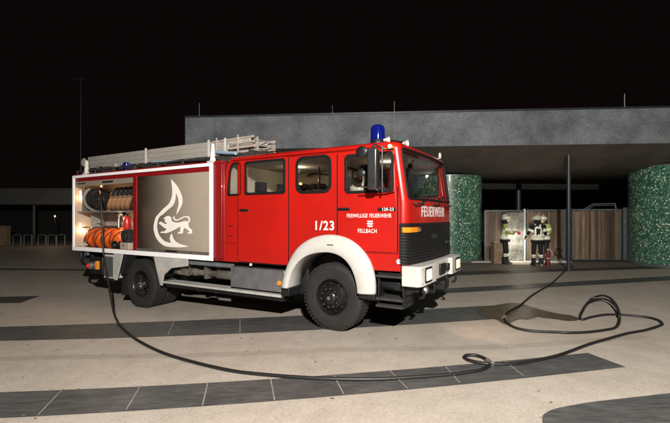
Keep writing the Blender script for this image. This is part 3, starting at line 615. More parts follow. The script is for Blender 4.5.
vs2 = B(); vs2.box((.88, .35, 2.66), (.90, .95, 2.74)); vs2.box((.88, 1.35, 2.66), (.90, 1.95, 2.74)); vs2.done('sun_visor', M['lining'], TR, bevel=.01)
# ---- markings on the side
text('lettering', '1/23', .20, M['letter'], TR, (-.138, -.003, 1.628), sx=1.0, bold=.0045, sp=1.12)
text('lettering', 'FREIWILLIGE', .080, M['letter'], TR, (.455, -.018, 1.787), sx=.74, bold=.0009, sp=1.08)
text('lettering', 'FEUERWEHR', .080, M['letter'], TR, (.835, -.018, 1.787), sx=.74, bold=.0009, sp=1.08)
text('lettering', 'FELLBACH', .083, M['letter'], TR, (.625, -.018, 1.562), sx=.78, bold=.001, sp=1.08)
pl = B(); pl.prism(rrect(.80, 1.855, 1.075, 1.905, .006), 'xz', -.020, -.014); PLT = pl.done('model_plate', M['black'], TR)
text('lettering', '120-23', .062, M['letter'], PLT, (.955, -.0215, 1.879), sx=.98, bold=.0012, sp=1.12)
em = B()
for zc, hw in ((1.705, .052), (1.670, .060), (1.635, .050)):
    em.prism([(.672 - hw, zc + .004), (.672 - hw * .5, zc + .014), (.672, zc + .008), (.672 + hw * .5, zc + .014), (.672 + hw, zc + .004), (.672 + hw * .6, zc - .010), (.672, zc - .014), (.672 - hw * .6, zc - .010)], 'xz', -.018, -.0145)
em.done('crest', M['letter'], TR)
# ---- front mudguard: a flared arch with rounded lip
fo = [(-.939, .598), (-.915, .72), (-.845, .92), (-.74, 1.12), (-.60, 1.285), (-.42, 1.40), (-.213, 1.468), (.02, 1.492), (.25, 1.458), (.43, 1.375), (.56, 1.265), (.664, 1.12), (.73, .96), (.755, .80), (.758, .645)]
fi = [(-.80, .602), (-.775, .72), (-.725, .86), (-.64, .985), (-.53, 1.09), (-.40, 1.165), (-.22, 1.215), (-.013, 1.232), (.15, 1.205), (.28, 1.14), (.375, 1.045), (.44, .93), (.478, .82), (.497, .72), (.505, .64)]
fo3 = catmull([(p[0], 0, p[1]) for p in fo], 4); fi3 = catmull([(p[0], 0, p[1]) for p in fi], 4)
mg = B(); rws = []
for a_, c_ in zip(fo3, fi3):
    row = []
    for t_, y in ((0, .02), (0, -.02), (.03, -.045), (.12, -.07), (.3, -.088), (.6, -.098), (.9, -.098), (1.0, -.085), (1.02, -.05), (1.02, .0), (1.03, .40)):
        p = a_.lerp(c_, t_); row.append((p.x, y, p.z))
    rws.append(row)
mg.grid(rws); MG = mg.done('mudguard', M['white'], TR, ang=45, solid=.012)
mm = B(); mm.box((-.02, -.105, 1.335), (.09, -.097, 1.35)); mm.done('mudguard_clip', M['black'], MG)
ml = B(); ml.grid([[(p.x, y, p.z) for y in (.02, .65)] for p in fi3]); ml.prism([(p.x, p.z) for p in fi3], 'xz', .60, .64); ml.done('wheel_arch_liner', M['chassis'], TR, solid=.012)
fl = B(); fl.box((-.95, -.05, .46), (-.79, .5, .60)); fl.box((.50, -.05, .56), (.76, .5, .64)); fl.prism([(-.79, .45), (-.60, .5), (-.62, .9), (-.76, .7)], 'xz', .25, .30); fl.done('mudguard_flap', M['black'], TR, bevel=.01)
# ---- wheels
def tyre_mesh(rad, wd, seg=72):
    b = B(); r0 = .275
    prof = [(r0, .03), (r0 + .012, .012), (r0 + .04, .004), (rad * .80, -.004), (rad * .88, .0), (rad * .925, .012), (rad * .955, .022), (rad * .975, .03), (rad - .004, .05), (rad - .004, wd - .05),
            (rad * .975, wd - .03), (rad * .925, wd - .012), (rad * .80, wd), (r0 + .03, wd), (r0, wd - .03)]
    b.lathe(prof, (0, 0, 0), 'y', seg)
    for k in range(54):
        a = 2 * math.pi * k / 54; c_, s_ = math.cos(a), math.sin(a)
        for (y0, y1, da) in ((.018, .085, 0), (wd - .085, wd - .018, .058), (.10, wd * .48, .03), (wd * .52, wd - .10, .09)):
            cc, ss = math.cos(a + da), math.sin(a + da); q = Matrix(((cc, 0, -ss), (0, 1, 0), (ss, 0, cc)))
            cxx = Vector((cc * (rad - .004), (y0 + y1) / 2, ss * (rad - .004)))
            m4 = Matrix.Translation(cxx) @ q.to_4x4() @ Matrix.Diagonal((.024, y1 - y0, .040, 1))
            bmesh.ops.create_cube(b.bm, size=1, matrix=m4)
    for r_, h_ in ((rad * .72, .004), (rad * .84, .006)):
        b.tube([(r_ * math.cos(a), -h_ + .002, r_ * math.sin(a)) for a in [2 * math.pi * k / 48 for k in range(48)]], .004, 6, closed=True)
    return b
def rim_mesh(front):
    b = B()
    b.lathe([(.285, .02), (.283, .0), (.272, -.004), (.262, .008), (.255, .05), (.25, .07)], (0, 0, 0), 'y', 48)
    if front:
        b.lathe([(.25, .07), (.235, .075), (.21, .05), (.185, .02), (.175, .005), (.12, -.01), (.11, -.012), (.105, -.06), (.09, -.075), (.05, -.085), (.0005, -.087)], (0, 0, 0), 'y', 48)
        for k in range(10):
            a = 2 * math.pi * (k + .3) / 10; b.cyl((.142 * math.cos(a), .0, .142 * math.sin(a)), (.142 * math.cos(a), -.045, .142 * math.sin(a)), .017, seg=8)
            b.cyl((.142 * math.cos(a), -.04, .142 * math.sin(a)), (.142 * math.cos(a), -.06, .142 * math.sin(a)), .010, seg=8)
        for k in range(10):
            a = 2 * math.pi * (k + .8) / 10; b.ball((.212 * math.cos(a), .048, .212 * math.sin(a)), .022, 10, (1, .4, 1))
    else:
        b.lathe([(.25, .07), (.24, .10), (.225, .14), (.20, .165), (.12, .17), (.11, .16), (.108, .10), (.095, .09), (.0005, .085)], (0, 0, 0), 'y', 48)
        for k in range(10):
            a = 2 * math.pi * (k + .3) / 10; b.cyl((.15 * math.cos(a), .168, .15 * math.sin(a)), (.15 * math.cos(a), .12, .15 * math.sin(a)), .017, seg=8)
    return b
def wheel(u, v, z, front, flip=False, dual=False):
    r = rim_mesh(front).done('wheel', M['rim'], TR, ang=35); r.location = (u, v, z)
    if flip: r.rotation_euler = (0, 0, math.pi)
    t_ = tyre_mesh(.525, .285).done('tyre', M['rubber'], r, ang=30)
    if dual:
        t2 = t_.copy(); col.objects.link(t2); t2.parent = r; t2.location = (0, .33, 0)
    hn = B()
    if front:
        for k in range(10):
            a = 2 * math.pi * (k + .3) / 10; hn.cyl((.142 * math.cos(a), -.058, .142 * math.sin(a)), (.142 * math.cos(a), -.064, .142 * math.sin(a)), .0095, seg=8)
        hn.cyl((0, -.086, 0), (0, -.094, 0), .03, seg=6)
    else:
        for k in (1, 4, 6, 8):
            a = 2 * math.pi * (k + .3) / 10; hn.cyl((.15 * math.cos(a), .122, .15 * math.sin(a)), (.15 * math.cos(a), .112, .15 * math.sin(a)), .012, seg=8)
        hn.tube([(-.20, .06, -.02), (-.12, .04, -.01), (-.03, .06, 0)], .012, 6); hn.cyl((0, .088, 0), (0, .078, 0), .035, seg=8)
    hn.done('wheel_nut', M['pipe'], r); return r
RZ = .525 - .195
wheel(0, .0, .520, True); wheel(0, W, .520, True, flip=True)
wheel(-4.80, .0, RZ, False, dual=True); wheel(-4.80, W, RZ, False, flip=True, dual=True)
# ---- bumper
bp_ = B(); plan = [(1.17, -.035), (1.395, -.035), (1.43, .0), (1.452, .06), (1.458, .66), (1.40, .70), (1.40, 1.52), (1.462, 1.56), (1.452, 2.18), (1.40, 2.26), (1.17, 2.28)]
bp_.prism(plan, 'xy', .795, 1.08); BP = bp_.done('bumper', M['white'], TR, bevel=.012, seg=3)
for v0, v1 in ((.14, .44), (1.78, 2.08)):
    f = B(); f.prism(rrect(v0, .835, v1, 1.05, .025), 'yz', 1.452, 1.466); F_ = f.done('headlight', M['gasket'], BP, bevel=.003)
    g = B(); g.prism(rrect(v0 + .028, .862, v1 - .028, 1.023, .02), 'yz', 1.460, 1.471); g.done('lens', M['lampglass'], F_, bevel=.004)
br = B(); br.box((1.395, .98, .85), (1.43, 1.28, 1.02)); br.box((1.40, 1.33, .88), (1.45, 1.46, 1.0)); br.done('coupling_bracket', M['black'], BP, bevel=.01)
scw = B()
for v_, z_ in ((.02, 1.03), (.02, .84)): scw.ball((1.445, v_ + .03, z_), .010, 8)
scw.done('bolt', M['chassis'], BP)
ub = B()
ub.box((1.0, .10, .70), (1.36, W - .1, .80))
for v_ in (.25, .75, 1.5, 2.0):
    ub.tube([(1.36, v_, .78), (1.40, v_, .70), (1.39, v_, .62), (1.33, v_, .60)], .022, 8, 4)
ub.cyl((1.20, .10, .70), (1.20, W - .1, .66), .05); ub.tube([(1.28, .55, .78), (1.36, .60, .66), (1.34, .9, .64), (1.3, 1.2, .72)], .03, 8, 5)
ub.box((1.2, 1.2, .58), (1.42, 1.5, .72)); ub.done('towing_gear', M['black'], TR, bevel=.01)
fg = B(); fg.lathe([(.001, .0), (.045, .0), (.062, -.03), (.065, -.06)], (1.44, .30, .715), 'x', 18); fg.done('fog_lamp', M['steel'], TR)
# ---- steps under the front door
st = B(); st.box((.78, .02, .93), (1.18, .40, .965)); st.box((.78, .02, .46), (.80, .40, .95)); st.box((1.16, .02, .46), (1.18, .40, .95))
st.box((.78, .40, .46), (1.18, .42, .95)); st.done('step_well', M['black'], TR, bevel=.004)
for z_ in (.47, .57, .90):
    s = B()
    for k in range(5): s.box((.77, -.03 + k * .07, z_), (1.18, .01 + k * .07, z_ + .03))
    for k in range(12): s.box((.775 + k * .034, -.03, z_ - .004), (.785 + k * .034, .30, z_ + .036))
    s.done('step', M['chassis'], TR)
tk = B(); tk.lathe([(.001, -.18), (.075, -.18), (.09, -.16), (.09, .16), (.075, .18), (.001, .18)], (.98, .20, .77), 'x', 24); tk.done('air_tank', M['black'], TR)
rl = B(); rl.lathe([(.001, -.02), (.032, -.02), (.038, -.008), (.04, .0)], (1.118, .0, 1.135), 'y', 18); rl.done('side_reflector', M['dull_white'], TR)
# ---- mirrors
def mirror(u0, u1, z0, z1, y):
    b = B(); b.prism(rrect(u0, z0, u1, z1, .04, 5), 'xz', y, y + .09); o = b.done('mirror', M['mirror'], TR, bevel=.025, seg=3); return o
m1 = mirror(.76, .905, 2.15, 2.74, -.30)
g = B(); g.prism(rrect(.905, 2.18, .92, 2.71, .005), 'xz', -.29, -.215); g.done('mirror_glass', M['black'], m1)
ar = B(); ar.tube([(1.03, -.01, 2.74), (.95, -.16, 2.73), (.86, -.26, 2.78), (.82, -.26, 2.72)], .014, 8, 5); ar.tube([(1.05, -.01, 2.12), (1.0, -.18, 2.16), (.84, -.26, 2.2)], .012, 8, 5)
ar.tube([(.95, -.2, 2.12), (.95, -.2, 2.76)], .013, 8); ar.tube([(.95, -.2, 2.16), (.66, -.3, 2.2)], .010, 8); ar.done('mirror_arm', M['black'], m1)
m2 = B(); m2.ball((.66, -.26, 2.70), .10, 16, (.95, .3, .8)); m2.ball((.62, -.22, 2.40), .085, 14, (.9, .3, .7)); m2.done('mirror', M['black'], TR)
fm = B(); fm.ball((1.14, 1.92, 2.88), .05, 12, (.5, 1, 1.2)); fm.tube([(1.06, 1.9, 2.80), (1.13, 1.92, 2.85)], .01, 6); fm.done('kerb_mirror', M['dull_white'], TR)
# ---- roof fittings: beacon, horns, marker lamp, aerial
bc = B(); bc.lathe([(.001, 2.86), (.118, 2.86), (.122, 2.90), (.11, 2.925), (.105, 2.945)], (.66, .28, 0), 'z', 28); bc.lathe([(.108, 2.94), (.001, 2.94)], (.66, .28, 0), 'z', 28); BC = bc.done('beacon_base', M['black'], TR)
dm = B(); dm.lathe([(.112, 2.945), (.113, 2.99), (.106, 3.12), (.094, 3.155), (.07, 3.172), (.04, 3.182), (.001, 3.184)], (.66, .28, 0), 'z', 28)
for z_ in (2.96, 3.0, 3.04, 3.08, 3.12): dm.tube([(.66 + (.113 - (z_ - 2.96) * .045) * math.cos(a), .28 + (.113 - (z_ - 2.96) * .045) * math.sin(a), z_) for a in [2 * math.pi * k / 24 for k in range(24)]], .003, 6, closed=True)
dm.done('beacon_dome', M['blue'], BC)
rf_ = B(); rf_.lathe([(.02, 2.96), (.055, 3.02), (.05, 3.09), (.02, 3.12)], (.66, .28, 0), 'z', 16); rf_.done('beacon_reflector', M['chrome'], BC)
hn = B(); hn.tube([(.77, .30, 2.945), (.92, .62, 2.945)], .018, 8); hn.tube([(.79, .28, 2.88), (.79, .28, 2.95)], .012, 6); hn.tube([(.91, .60, 2.86), (.91, .60, 2.95)], .012, 6)
HN = hn.done('air_horn', M['black'], TR)
bl = B(); bl.lathe([(.02, .0), (.03, .05), (.055, .10), (.06, .105)], (.87, .72, 2.94), 'x', 16); bl.lathe([(.02, .0), (.028, .04), (.05, .08)], (.78, .24, 2.93), 'x', 16); bl.done('horn_bell', M['dull_white'], HN)
ml = B(); ml.box((.94, -.01, 2.765), (1.00, .07, 2.80)); ML = ml.done('marker_lamp', M['black'], TR, bevel=.006)
mb = B(); mb.ball((.985, -.015, 2.785), .026, 12); mb.done('bulb', M['bulb'], ML)
spot('headlight_beam', TR_M @ Vector((1.50, .29, .94)), (2.75, 6.7, 0), 34, 70, .8, .04, (1, .70, .42))
point('marker_glow', (1.02, -.12, 2.82), 2.6, .03, (1, .6, .25), TR)
ae = B(); ae.tube([(.80, .6, 2.88), (.80, .6, 3.60)], .0035, 5); ae.cyl((.80, .6, 2.86), (.80, .6, 2.92), .02); ae.done('aerial', M['pipe'], TR)

# ---- equipment body: closed shell with an open bay and a rolled-down shutter
U0, U1, UD0, UD1, ZB, ZT = -7.522, -2.604, -5.075, -4.955, .945, 2.79
bd = B()
bd.box((U0, .0, ZT - .02), (-2.36, W, ZT + .03)); bd.box((U0, .05, ZB - .0), (-2.36, W, ZB + .05)); bd.box((U0, .03, ZB + .05), (U0 + .03, W, ZT - .02))
bd.box((U0 + .03, W - .03, ZB + .05), (-2.36, W, ZT - .02)); bd.box((-2.39, .04, ZB + .05), (-2.36, W - .03, ZT - .02)); bd.box((U1 - .0, .015, ZB + .05), (-2.39, .05, ZT - .02))
BD = bd.done('equipment_body', M['darkred'], TR, bevel=.01)
fw_ = .085
wf = B(); 
fr_me = flat([(U0, ZB), (U1, ZB), (U1, ZT), (U0, ZT)], [[(U0 + .07, ZB + fw_ + .01), (U1 - .085, ZB + fw_ + .01), (U1 - .085, ZT - .062), (U0 + .07, ZT - .062)]], .03, 'xz', -.018, .004)
link('white_frame', fr_me, TR, [M['tape']])
rd = B(); rd.box((U0 + .07, .013, ZT - .15), (U1 - .085, .05, ZT - .062)); rd.box((UD0, .0, ZB + fw_ + .01), (UD1, .06, ZT - .12)); rd.box((U0 + .07, .02, ZB + .05), (U1 - .085, .06, ZB + .10)); rd.done('red_rail', M['darkred'], BD, bevel=.004)
# shutter
sh = B(); prof = []; z = ZB + .11; nsl = 46; dz = (ZT - .15 - z) / nsl
for k in range(nsl): prof += [(z + k * dz, .034), (z + k * dz + dz * .14, .029), (z + k * dz + dz * .5, .0275), (z + k * dz + dz * .9, .029)]
sh.grid([[(UD1, y, zz), (U1 - .085, y, zz)] for zz, y in prof]); SH = sh.done('roller_shutter', M['shutter'], TR, ang=15, solid=.006)
sb = B(); sb.box((UD1, .004, ZB + .10), (U1 - .085, .035, ZB + .155)); sb.done('shutter_bar', M['pipe'], SH, bevel=.004)
sl_ = B(); sl_.box((-4.0, -.004, ZB + .118), (-3.62, .006, ZB + .150)); sl_.done('latch', M['black'], SH)
FL2 = [(p.x, p.z) for p in catmull([(a, 0, b) for a, b in FLAME], 1, True)]
def sharp_smooth(pts, corners, n=4):
    out = []; P_ = pts; N = len(P_)
    idx = sorted(corners); 
    for a, b in zip(idx, idx[1:] + [idx[0] + N]):
        seg_ = [(P_[i % N][0], 0, P_[i % N][1]) for i in range(a, b + 1)]
        c_ = catmull(seg_, n)[:-1] if len(seg_) > 2 else [Vector(seg_[0])]
        out += [(p.x, p.z) for p in c_]
    return out
EMB = plate('emblem', sharp_smooth(FLAME, [0, 6, 10, 21, 24, 28]), [], .004, M['emblem'], SH, off=.0195)
plate('lion', LION, [], .004, M['emblem'], EMB, off=.0193)
# open bay
by = B(); DP = .62
by.box((U0 + .06, DP, ZB + .05), (UD1, DP + .02, ZT - .03)); by.box((U0 + .04, .03, ZB + .05), (U0 + .06, DP, ZT - .15)); by.box((UD0, .06, ZB + .05), (UD0 + .02, DP, ZT - .15))
by.box((U0 + .06, .03, ZB + .05), (UD0, DP, ZB + .08)); by.box((U0 + .06, .05, ZT - .17), (UD0, DP, ZT - .15)); by.done('bay_lining', M['greycoat'], BD)
tb = B(); tb.box((U0 + .07, .022, ZT - .27), (UD0, .045, ZT - .15)); tb.done('bay_header', M['shutter'], BD)
tp = B(); tp.box((-6.28, .016, ZT - .225), (-5.85, .021, ZT - .185)); tp.box((-7.35, .016, ZT - .215), (-7.0, .021, ZT - .19)); tp.done('bay_plate', M['black'], BD)
she = B(); she.box((U0 + .06, .06, 1.885), (UD0, DP, 1.915)); she.box((U0 + .3, .35, 1.62), (-5.7, .40, 1.64)); she.box((U0 + .3, .35, 1.77), (-5.7, .37, 1.78)); she.box((-7.18, .25, 1.08), (-7.16, DP, 1.9)); she.done('shelf', M['shelf'], BD)
vb = B(); vb.box((-7.30, .10, 1.93), (-7.27, .58, 2.50)); vb.tube([(-7.2, .10, 2.05), (-7.2, .10, 2.45)], .012); vb.tube([(-7.3, .25, 2.0), (-7.3, .25, 2.5)], .02, 6); vb.tube([(-7.38, .18, 1.15), (-7.25, .14, 1.25), (-7.2, .2, 1.4)], .012, 6, 4); vb.box((-7.34, .12, 1.50), (-7.12, .2, 1.53)); vb.done('bay_bracket', M['pipe'], BD)
# rapid-attack reel
RC = Vector((-6.98, .33, 2.225))
re_ = B(); re_.lathe([(.30, -.16), (.31, -.15), (.31, -.135), (.06, -.13)], RC, 'x', 40); re_.lathe([(.06, .15), (.06, -.14)], RC, 'x', 20); 
rz_ = B(); rz_.lathe([(.300, .16), (.300, .170), (.288, .170), (.288, .16)], RC, 'x', 40, close=True)
for k in range(5):
    a = R(72 * k + 20); rz_.tube([RC + Vector((.168, 0, 0)), RC + Vector((.168, .29 * math.cos(a), .29 * math.sin(a)))], .008, 6)
RE = re_.done('hose_reel', M['shelf'], TR)
cl = B()
for lay, rr2 in enumerate((.10, .145, .19, .235)):
    for k in range(6):
        x = -.115 + k * .046; cl.tube([RC + Vector((x, rr2 * math.cos(a), rr2 * math.sin(a))) for a in [2 * math.pi * j / 32 for j in range(32)]], .023, 6, closed=True)
for k in range(1, 5): cl.tube([RC + Vector((.128, (.06 + .04 * k) * math.cos(a), (.06 + .04 * k) * math.sin(a))) for a in [2 * math.pi * j / 32 for j in range(32)]], .021, 6, closed=True)
cl.done('wound_hose', M['darkhose'], RE); rz_.done('reel_frame', M['black'], RE)
point('bay_lamp', (-6.50, .14, 2.46), 3, .02, (1, .62, .30), TR)
point('bay_lamp', (-7.42, .16, 2.25), 4.5, .02, (1, .50, .18), TR)
point('bay_lamp', (-7.40, .16, 1.45), 4, .02, (1, .55, .26), TR)
point('bay_lamp', (-5.9, .20, 1.78), 5, .04, (1, .66, .42), TR)
lb = B(); lb.ball((-6.46, .10, 2.50), .020, 10); lb.box((-7.455, .12, 2.16), (-7.448, .16, 2.42)); lb.box((-7.455, .12, 1.35), (-7.448, .15, 1.62)); lb.done('bay_lamp', M['orangelamp'], BD)

# ---- undercarriage
ch = B()
for v_ in (.72, 1.45): ch.box((-7.3, v_, .66), (1.0, v_ + .08, .90))
for u in (-7.1, -5.7, -3.9, -3.0, -2.0, -.9, .7): ch.box((u, .2, .70), (u + .08, W - .2, .86))
ch.cyl((0, .3, .50), (0, W - .3, .50), .07); ch.cyl((-4.8, .5, RZ), (-4.8, W - .5, RZ), .10); ch.ball((-4.8, W / 2, RZ + .02), .22, 16); ch.tube([(-4.6, W / 2, .38), (-2.2, W / 2, .68), (-.8, W / 2, .72)], .05, 8)
ch.box((-2.2, .9, .52), (-.6, 1.5, .95)); ch.box((-.5, .8, .62), (.9, 1.5, 1.1)); ch.box((-3.9, 1.6, .42), (-1.0, 2.2, .86))
for v_ in (.35, W - .35):
    ch.box((-5.5, v_ + .28, .48), (-4.1, v_ + .34, .56)); ch.box((-.7, v_, .46), (.7, v_ + .08, .54))
ch.box((-7.4, .5, .86), (-2.4, 1.8, .94)); ch.done('chassis', M['chassis'], TR, bevel=.006)
ex = B(); ex.lathe([(.001, -3.95), (.06, -3.95), (.085, -3.90), (.088, -3.78), (.07, -3.76), (.055, -3.74), (.055, -3.50), (.075, -3.48), (.075, -3.30), (.055, -3.28), (.06, -2.75), (.085, -2.72), (.085, -2.25), (.06, -2.2)], (0, .24, .66), 'x', 22)
ex.tube([(-3.7, .18, .72), (-3.6, .12, .66), (-3.45, .14, .60), (-3.3, .12, .68)], .02, 8, 5); ex.box((-3.62, .10, .60), (-3.5, .34, .80)); ex.box((-3.0, .14, .56), (-2.95, .34, .82)); EX = ex.done('exhaust_pipe', M['pipe'], TR, ang=50)
cp = B(); cp.lathe([(.001, -.015), (.06, -.015), (.08, .0), (.088, .03)], (-3.965, .24, .66), 'x', 24); cp.done('exhaust_cap', M['steel'], EX)
cb = B(); cb.box((-3.35, .06, .83), (-2.17, .12, .905)); 
for k in range(22): cb.box((-3.33 + k * .053, .048, .845), (-3.31 + k * .053, .062, .885))
cb.done('side_rail', M['galv'], TR, bevel=.003)
sx_ = B(); sx_.box((-2.166, .015, .50), (-.93, .50, .865)); SX = sx_.done('stowage_box', M['checker'], TR, bevel=.006)
la = B(); la.lathe([(.001, -.03), (.028, -.03), (.042, -.015), (.044, .0)], (-1.045, .015, .651), 'y', 18); la.done('side_marker', M['amber'], SX)
kn = B(); kn.ball((-1.66, -.005, .93), .028, 12); kn.done('filler_cap', M['dull_white'], TR)
fb = B(); fb.box((-4.03, -.02, .415), (-.985, .26, .455)); fb.done('footboard', M['greywhite'], TR, bevel=.006)
fu = B(); fu.box((-3.98, .02, .345), (-.96, .30, .413)); fu.box((-3.2, .1, .30), (-3.0, .5, .40)); fu.done('footboard_bracket', M['black'], TR, bevel=.004)
# rear wheel surround
pw = [(-4.35, .94), (-3.298, .94), (-3.298, .807), (-3.776, .737), (-4.026, .577), (-4.074, .357), (-4.138, .362)]
a_ = B(); a_.prism(pw, 'xz', -.012, .012); PWO = a_.done('rear_mudguard', M['greywhite'], TR, bevel=.004)
d_ = B(); d_.ball((-4.10, -.016, .66), .016, 8); d_.done('rear_marker', M['amber'], PWO)
a_ = B(); a_.prism([(-5.781, .94), (-5.43, .94), (-5.66, .343), (-5.761, .339)], 'xz', -.012, .012); a_.done('rear_mudguard', M['greywhite'], TR, bevel=.004)
a_ = B(); pr = []
for k in range(15):
    a = R(15 + 150 * k / 14); pr.append((-4.8 + .66 * math.cos(a), RZ + .64 * math.sin(a) + .02))
a_.grid([[(x, y, z) for y in (.03, .75)] for x, z in pr]); a_.done('wheel_arch_liner', M['black'], TR, solid=.02)
a_ = B(); a_.prism([(-5.60, .5), (-5.30, .5), (-5.30, .03), (-5.66, -.01)], 'xz', .10, .12); a_.prism([(-5.62, .95), (-5.2, .95), (-5.2, .5), (-5.6, .5)], 'xz', .03, .65); a_.done('mud_flap', M['black'], TR)
a_ = B(); a_.box((-6.218, .02, .36), (-5.80, .45, .90)); RB = a_.done('rear_locker', M['dull_white'], TR, bevel=.01)
a_ = B(); a_.box((-6.18, .005, .40), (-5.84, .022, .86)); 
for k in range(9): a_.box((-6.16, -.004, .43 + k * .047), (-5.86, .008, .452 + k * .047))
a_.done('locker_louvre', M['pavil'], RB)
a_ = B(); a_.box((-6.22, .03, .29), (-5.80, .4, .358)); a_.done('locker_base', M['black'], TR)
a_ = B()
a_.box((-7.35, .10, .74), (-7.20, .5, .92)); a_.box((-7.0, .12, .40), (-6.45, .6, .80)); a_.tube([(-7.3, .08, .9), (-7.25, .06, .72), (-7.12, .05, .62), (-7.0, .08, .60)], .035, 8, 5)
a_.box((-7.25, .3, .45), (-7.0, 1.9, .60)); a_.done('rear_carrier', M['black'], TR, bevel=.02)
a_ = B(); a_.lathe([(.001, -.10), (.07, -.10), (.09, -.05), (.09, .05)], (-6.86, .10, .60), 'y', 20); a_.lathe([(.001, -.06), (.05, -.06), (.06, 0)], (-7.02, .10, .88), 'y', 14); a_.done('pipe_coupling', M['steel'], TR)
a_ = B(); a_.box((-6.62, .03, .52), (-6.52, .10, .72)); a_.done('rear_lamp', M['amber'], TR, bevel=.01)
a_ = B(); a_.ball((-6.82, -.01, .60), .05, 12); a_.done('coupling_cap', M['redlens'], TR)

# ---- roof gear: rear beacon, rack, tubes
bc = B(); bc.lathe([(.001, 2.82), (.09, 2.82), (.09, 2.86)], (-5.62, .20, 0), 'z', 20); RBC = bc.done('beacon_base', M['black'], TR)
dm = B(); dm.lathe([(.085, 2.86), (.085, 2.99), (.06, 3.02), (.001, 3.03)], (-5.62, .20, 0), 'z', 20); dm.done('beacon_dome', M['blue'], RBC)
rk = B()
for v_ in (.06, W - .06): rk.tube([(U0 + .05, v_, 2.90), (-2.5, v_, 2.90)], .022, 8)
for k in range(7):
    u = U0 + .1 + k * .78
    rk.tube([(u, .06, 2.82), (u, .06, 2.90)], .018, 6); rk.tube([(u, .06, 2.90), (u, W - .06, 2.90)], .018, 6)
rk.box((-6.9, .25, 2.84), (-2.6, .33, 2.95)); rk.box((-6.9, 1.15, 2.84), (-2.6, 1.23, 2.95)); rk.box((-5.2, .9, 2.82), (-3.0, 1.9, 3.0))
rk.done('roof_rack', M['chassis'], TR, bevel=.004)
for u, zt in ((-6.98, 3.14), (-2.66, 3.16)):
    a_ = B(); a_.cyl((u, .05, 2.81), (u, .05, zt), .075, .03, 4); a_.box((u - .09, -.02, 2.79), (u + .09, .14, 2.83)); a_.done('ladder_bracket', M['dull_white'], TR, bevel=.006)
for pts in ([(-2.9, .30, 3.05), (-2.2, .18, 2.96)], [(-3.6, .16, 2.93), (-2.75, .13, 2.90)], [(-4.6, .14, 2.96), (-3.5, .2, 2.92)]):
    a_ = B(); a_.tube(pts, .035 if pts[0][0] == -2.9 else .018, 10); a_.done('roof_tube', M['paleblue'], TR)
a_ = B(); a_.tube([(-6.8, .12, 3.0), (-6.2, .12, 2.96), (-5.8, .15, 2.95)], .02, 8, 4); a_.box((-6.0, .08, 2.86), (-5.9, .16, 3.0)); a_.done('roof_pipe', M['shelf'], TR)
a_ = B(); a_.box((-2.50, .10, 2.80), (-2.20, 1.9, 2.90)); a_.done('roof_gutter', M['chassis'], TR, bevel=.01)

# ---- top-level things carried by the truck: ladder, rolled hoses, bags ...
def on_truck(u, v, z): return tuple(TR.matrix_basis @ Vector((u, v, z)))
TR_M = Matrix.Translation(TR.location) @ Matrix.Rotation(R(-30.696), 4, 'Z')
def thing(name, u, v, z, label, cat, group=None, ry=0, rz=0):
    o = empty(name); o.matrix_basis = TR_M @ Matrix.Translation((u, v, z)) @ Matrix.Rotation(rz, 4, 'Z') @ Matrix.Rotation(ry, 4, 'Y'); tag(o, label, cat, group); return o
LD = thing('extension_ladder', -7.60, .30, 2.985, 'long aluminium extension ladder laid flat on the fire engine roof', 'ladder', ry=R(.25))
for sec in range(3):
    L_ = 5.05 if sec < 2 else 5.5
    for side, v_ in enumerate((0, .62)):
        rl_ = B(); z_ = .015 + sec * .105; o0 = sec * .035 * (1 if side == 0 else -1)
        rl_.prism([(v_ + o0, z_), (v_ + o0 + .03, z_), (v_ + o0 + .03, z_ + .095), (v_ + o0, z_ + .095)], 'yz', .03 * sec, L_ - (.0 if sec < 2 else -.08))
        for g_ in (.022, .05, .075): rl_.box((.05, v_ + o0 - .005, z_ + g_), (L_ - .05, v_ + o0 + .002, z_ + g_ + .008))
        rl_.done('rail', M['alu'], LD, bevel=.004)
rg = B()
for sec in range(3):
    for k in range(18): rg.tube([(.15 + .28 * k + .05 * sec, .08, .06 + sec * .105), (.15 + .28 * k + .05 * sec, .60, .06 + sec * .105)], .014, 6)
rg.done('rung', M['alu'], LD)
wc = B()
for v_ in (-.05, .66): wc.lathe([(.001, -.02), (.09, -.02), (.11, .0), (.09, .02), (.001, .02)], (.10, v_, .17), 'y', 24)
wc.done('roller', M['alu'], LD)
kl = B()
for u in (2.55, 4.55, 5.0): kl.box((u, -.03, .0), (u + .035, -.008, .335))
kl.done('clamp', M['dull_white'], LD)
LS = thing('ladder', -2.93, .42, 2.98, 'short sectional ladder with open pinkish rails over the crew cab', 'ladder', ry=R(-.6))
ll = B()
for k in range(4): ll.box((-.05, -.01 - .02 * k, .02 + .085 * k), (1.02, .02 - .02 * k, .055 + .085 * k)); ll.box((-.05, .55, .02 + .085 * k), (1.02, .58, .055 + .085 * k))
ll.done('rail', mat('pinkish_worn_rail', (.55, .42, .38), .45, metal=.2, var=.3, vs=6), LS, bevel=.004)
ll = B()
for k in range(4):
    for j in range(2): ll.tube([(.05 + .9 * j, .0, .04 + .085 * k), (.1 + .4 * j, .56, .04 + .085 * k)], .008, 6)
for u in (.05, .62): ll.box((u, -.09, -.02), (u + .025, -.07, .36))
ll.done('rung', M['alu'], LS)
LU = thing('ladder', -2.32, .46, 3.035, 'grey hooked ladder end poking furthest forward over the cab roof', 'ladder', ry=R(-.6))
ll = B()
for k in range(3): ll.box((-.9, 0, .0 + .10 * k), (.42, .03, .03 + .10 * k)); ll.box((-.9, .5, .0 + .10 * k), (.42, .53, .03 + .10 * k))
ll.done('rail', M['alu'], LU, bevel=.004)
ll = B()
for k in range(3):
    for j in range(2): ll.tube([(.1 + .24 * j, .0, .015 + .10 * k), (.1 + .24 * j, .5, .015 + .10 * k)], .009, 6)
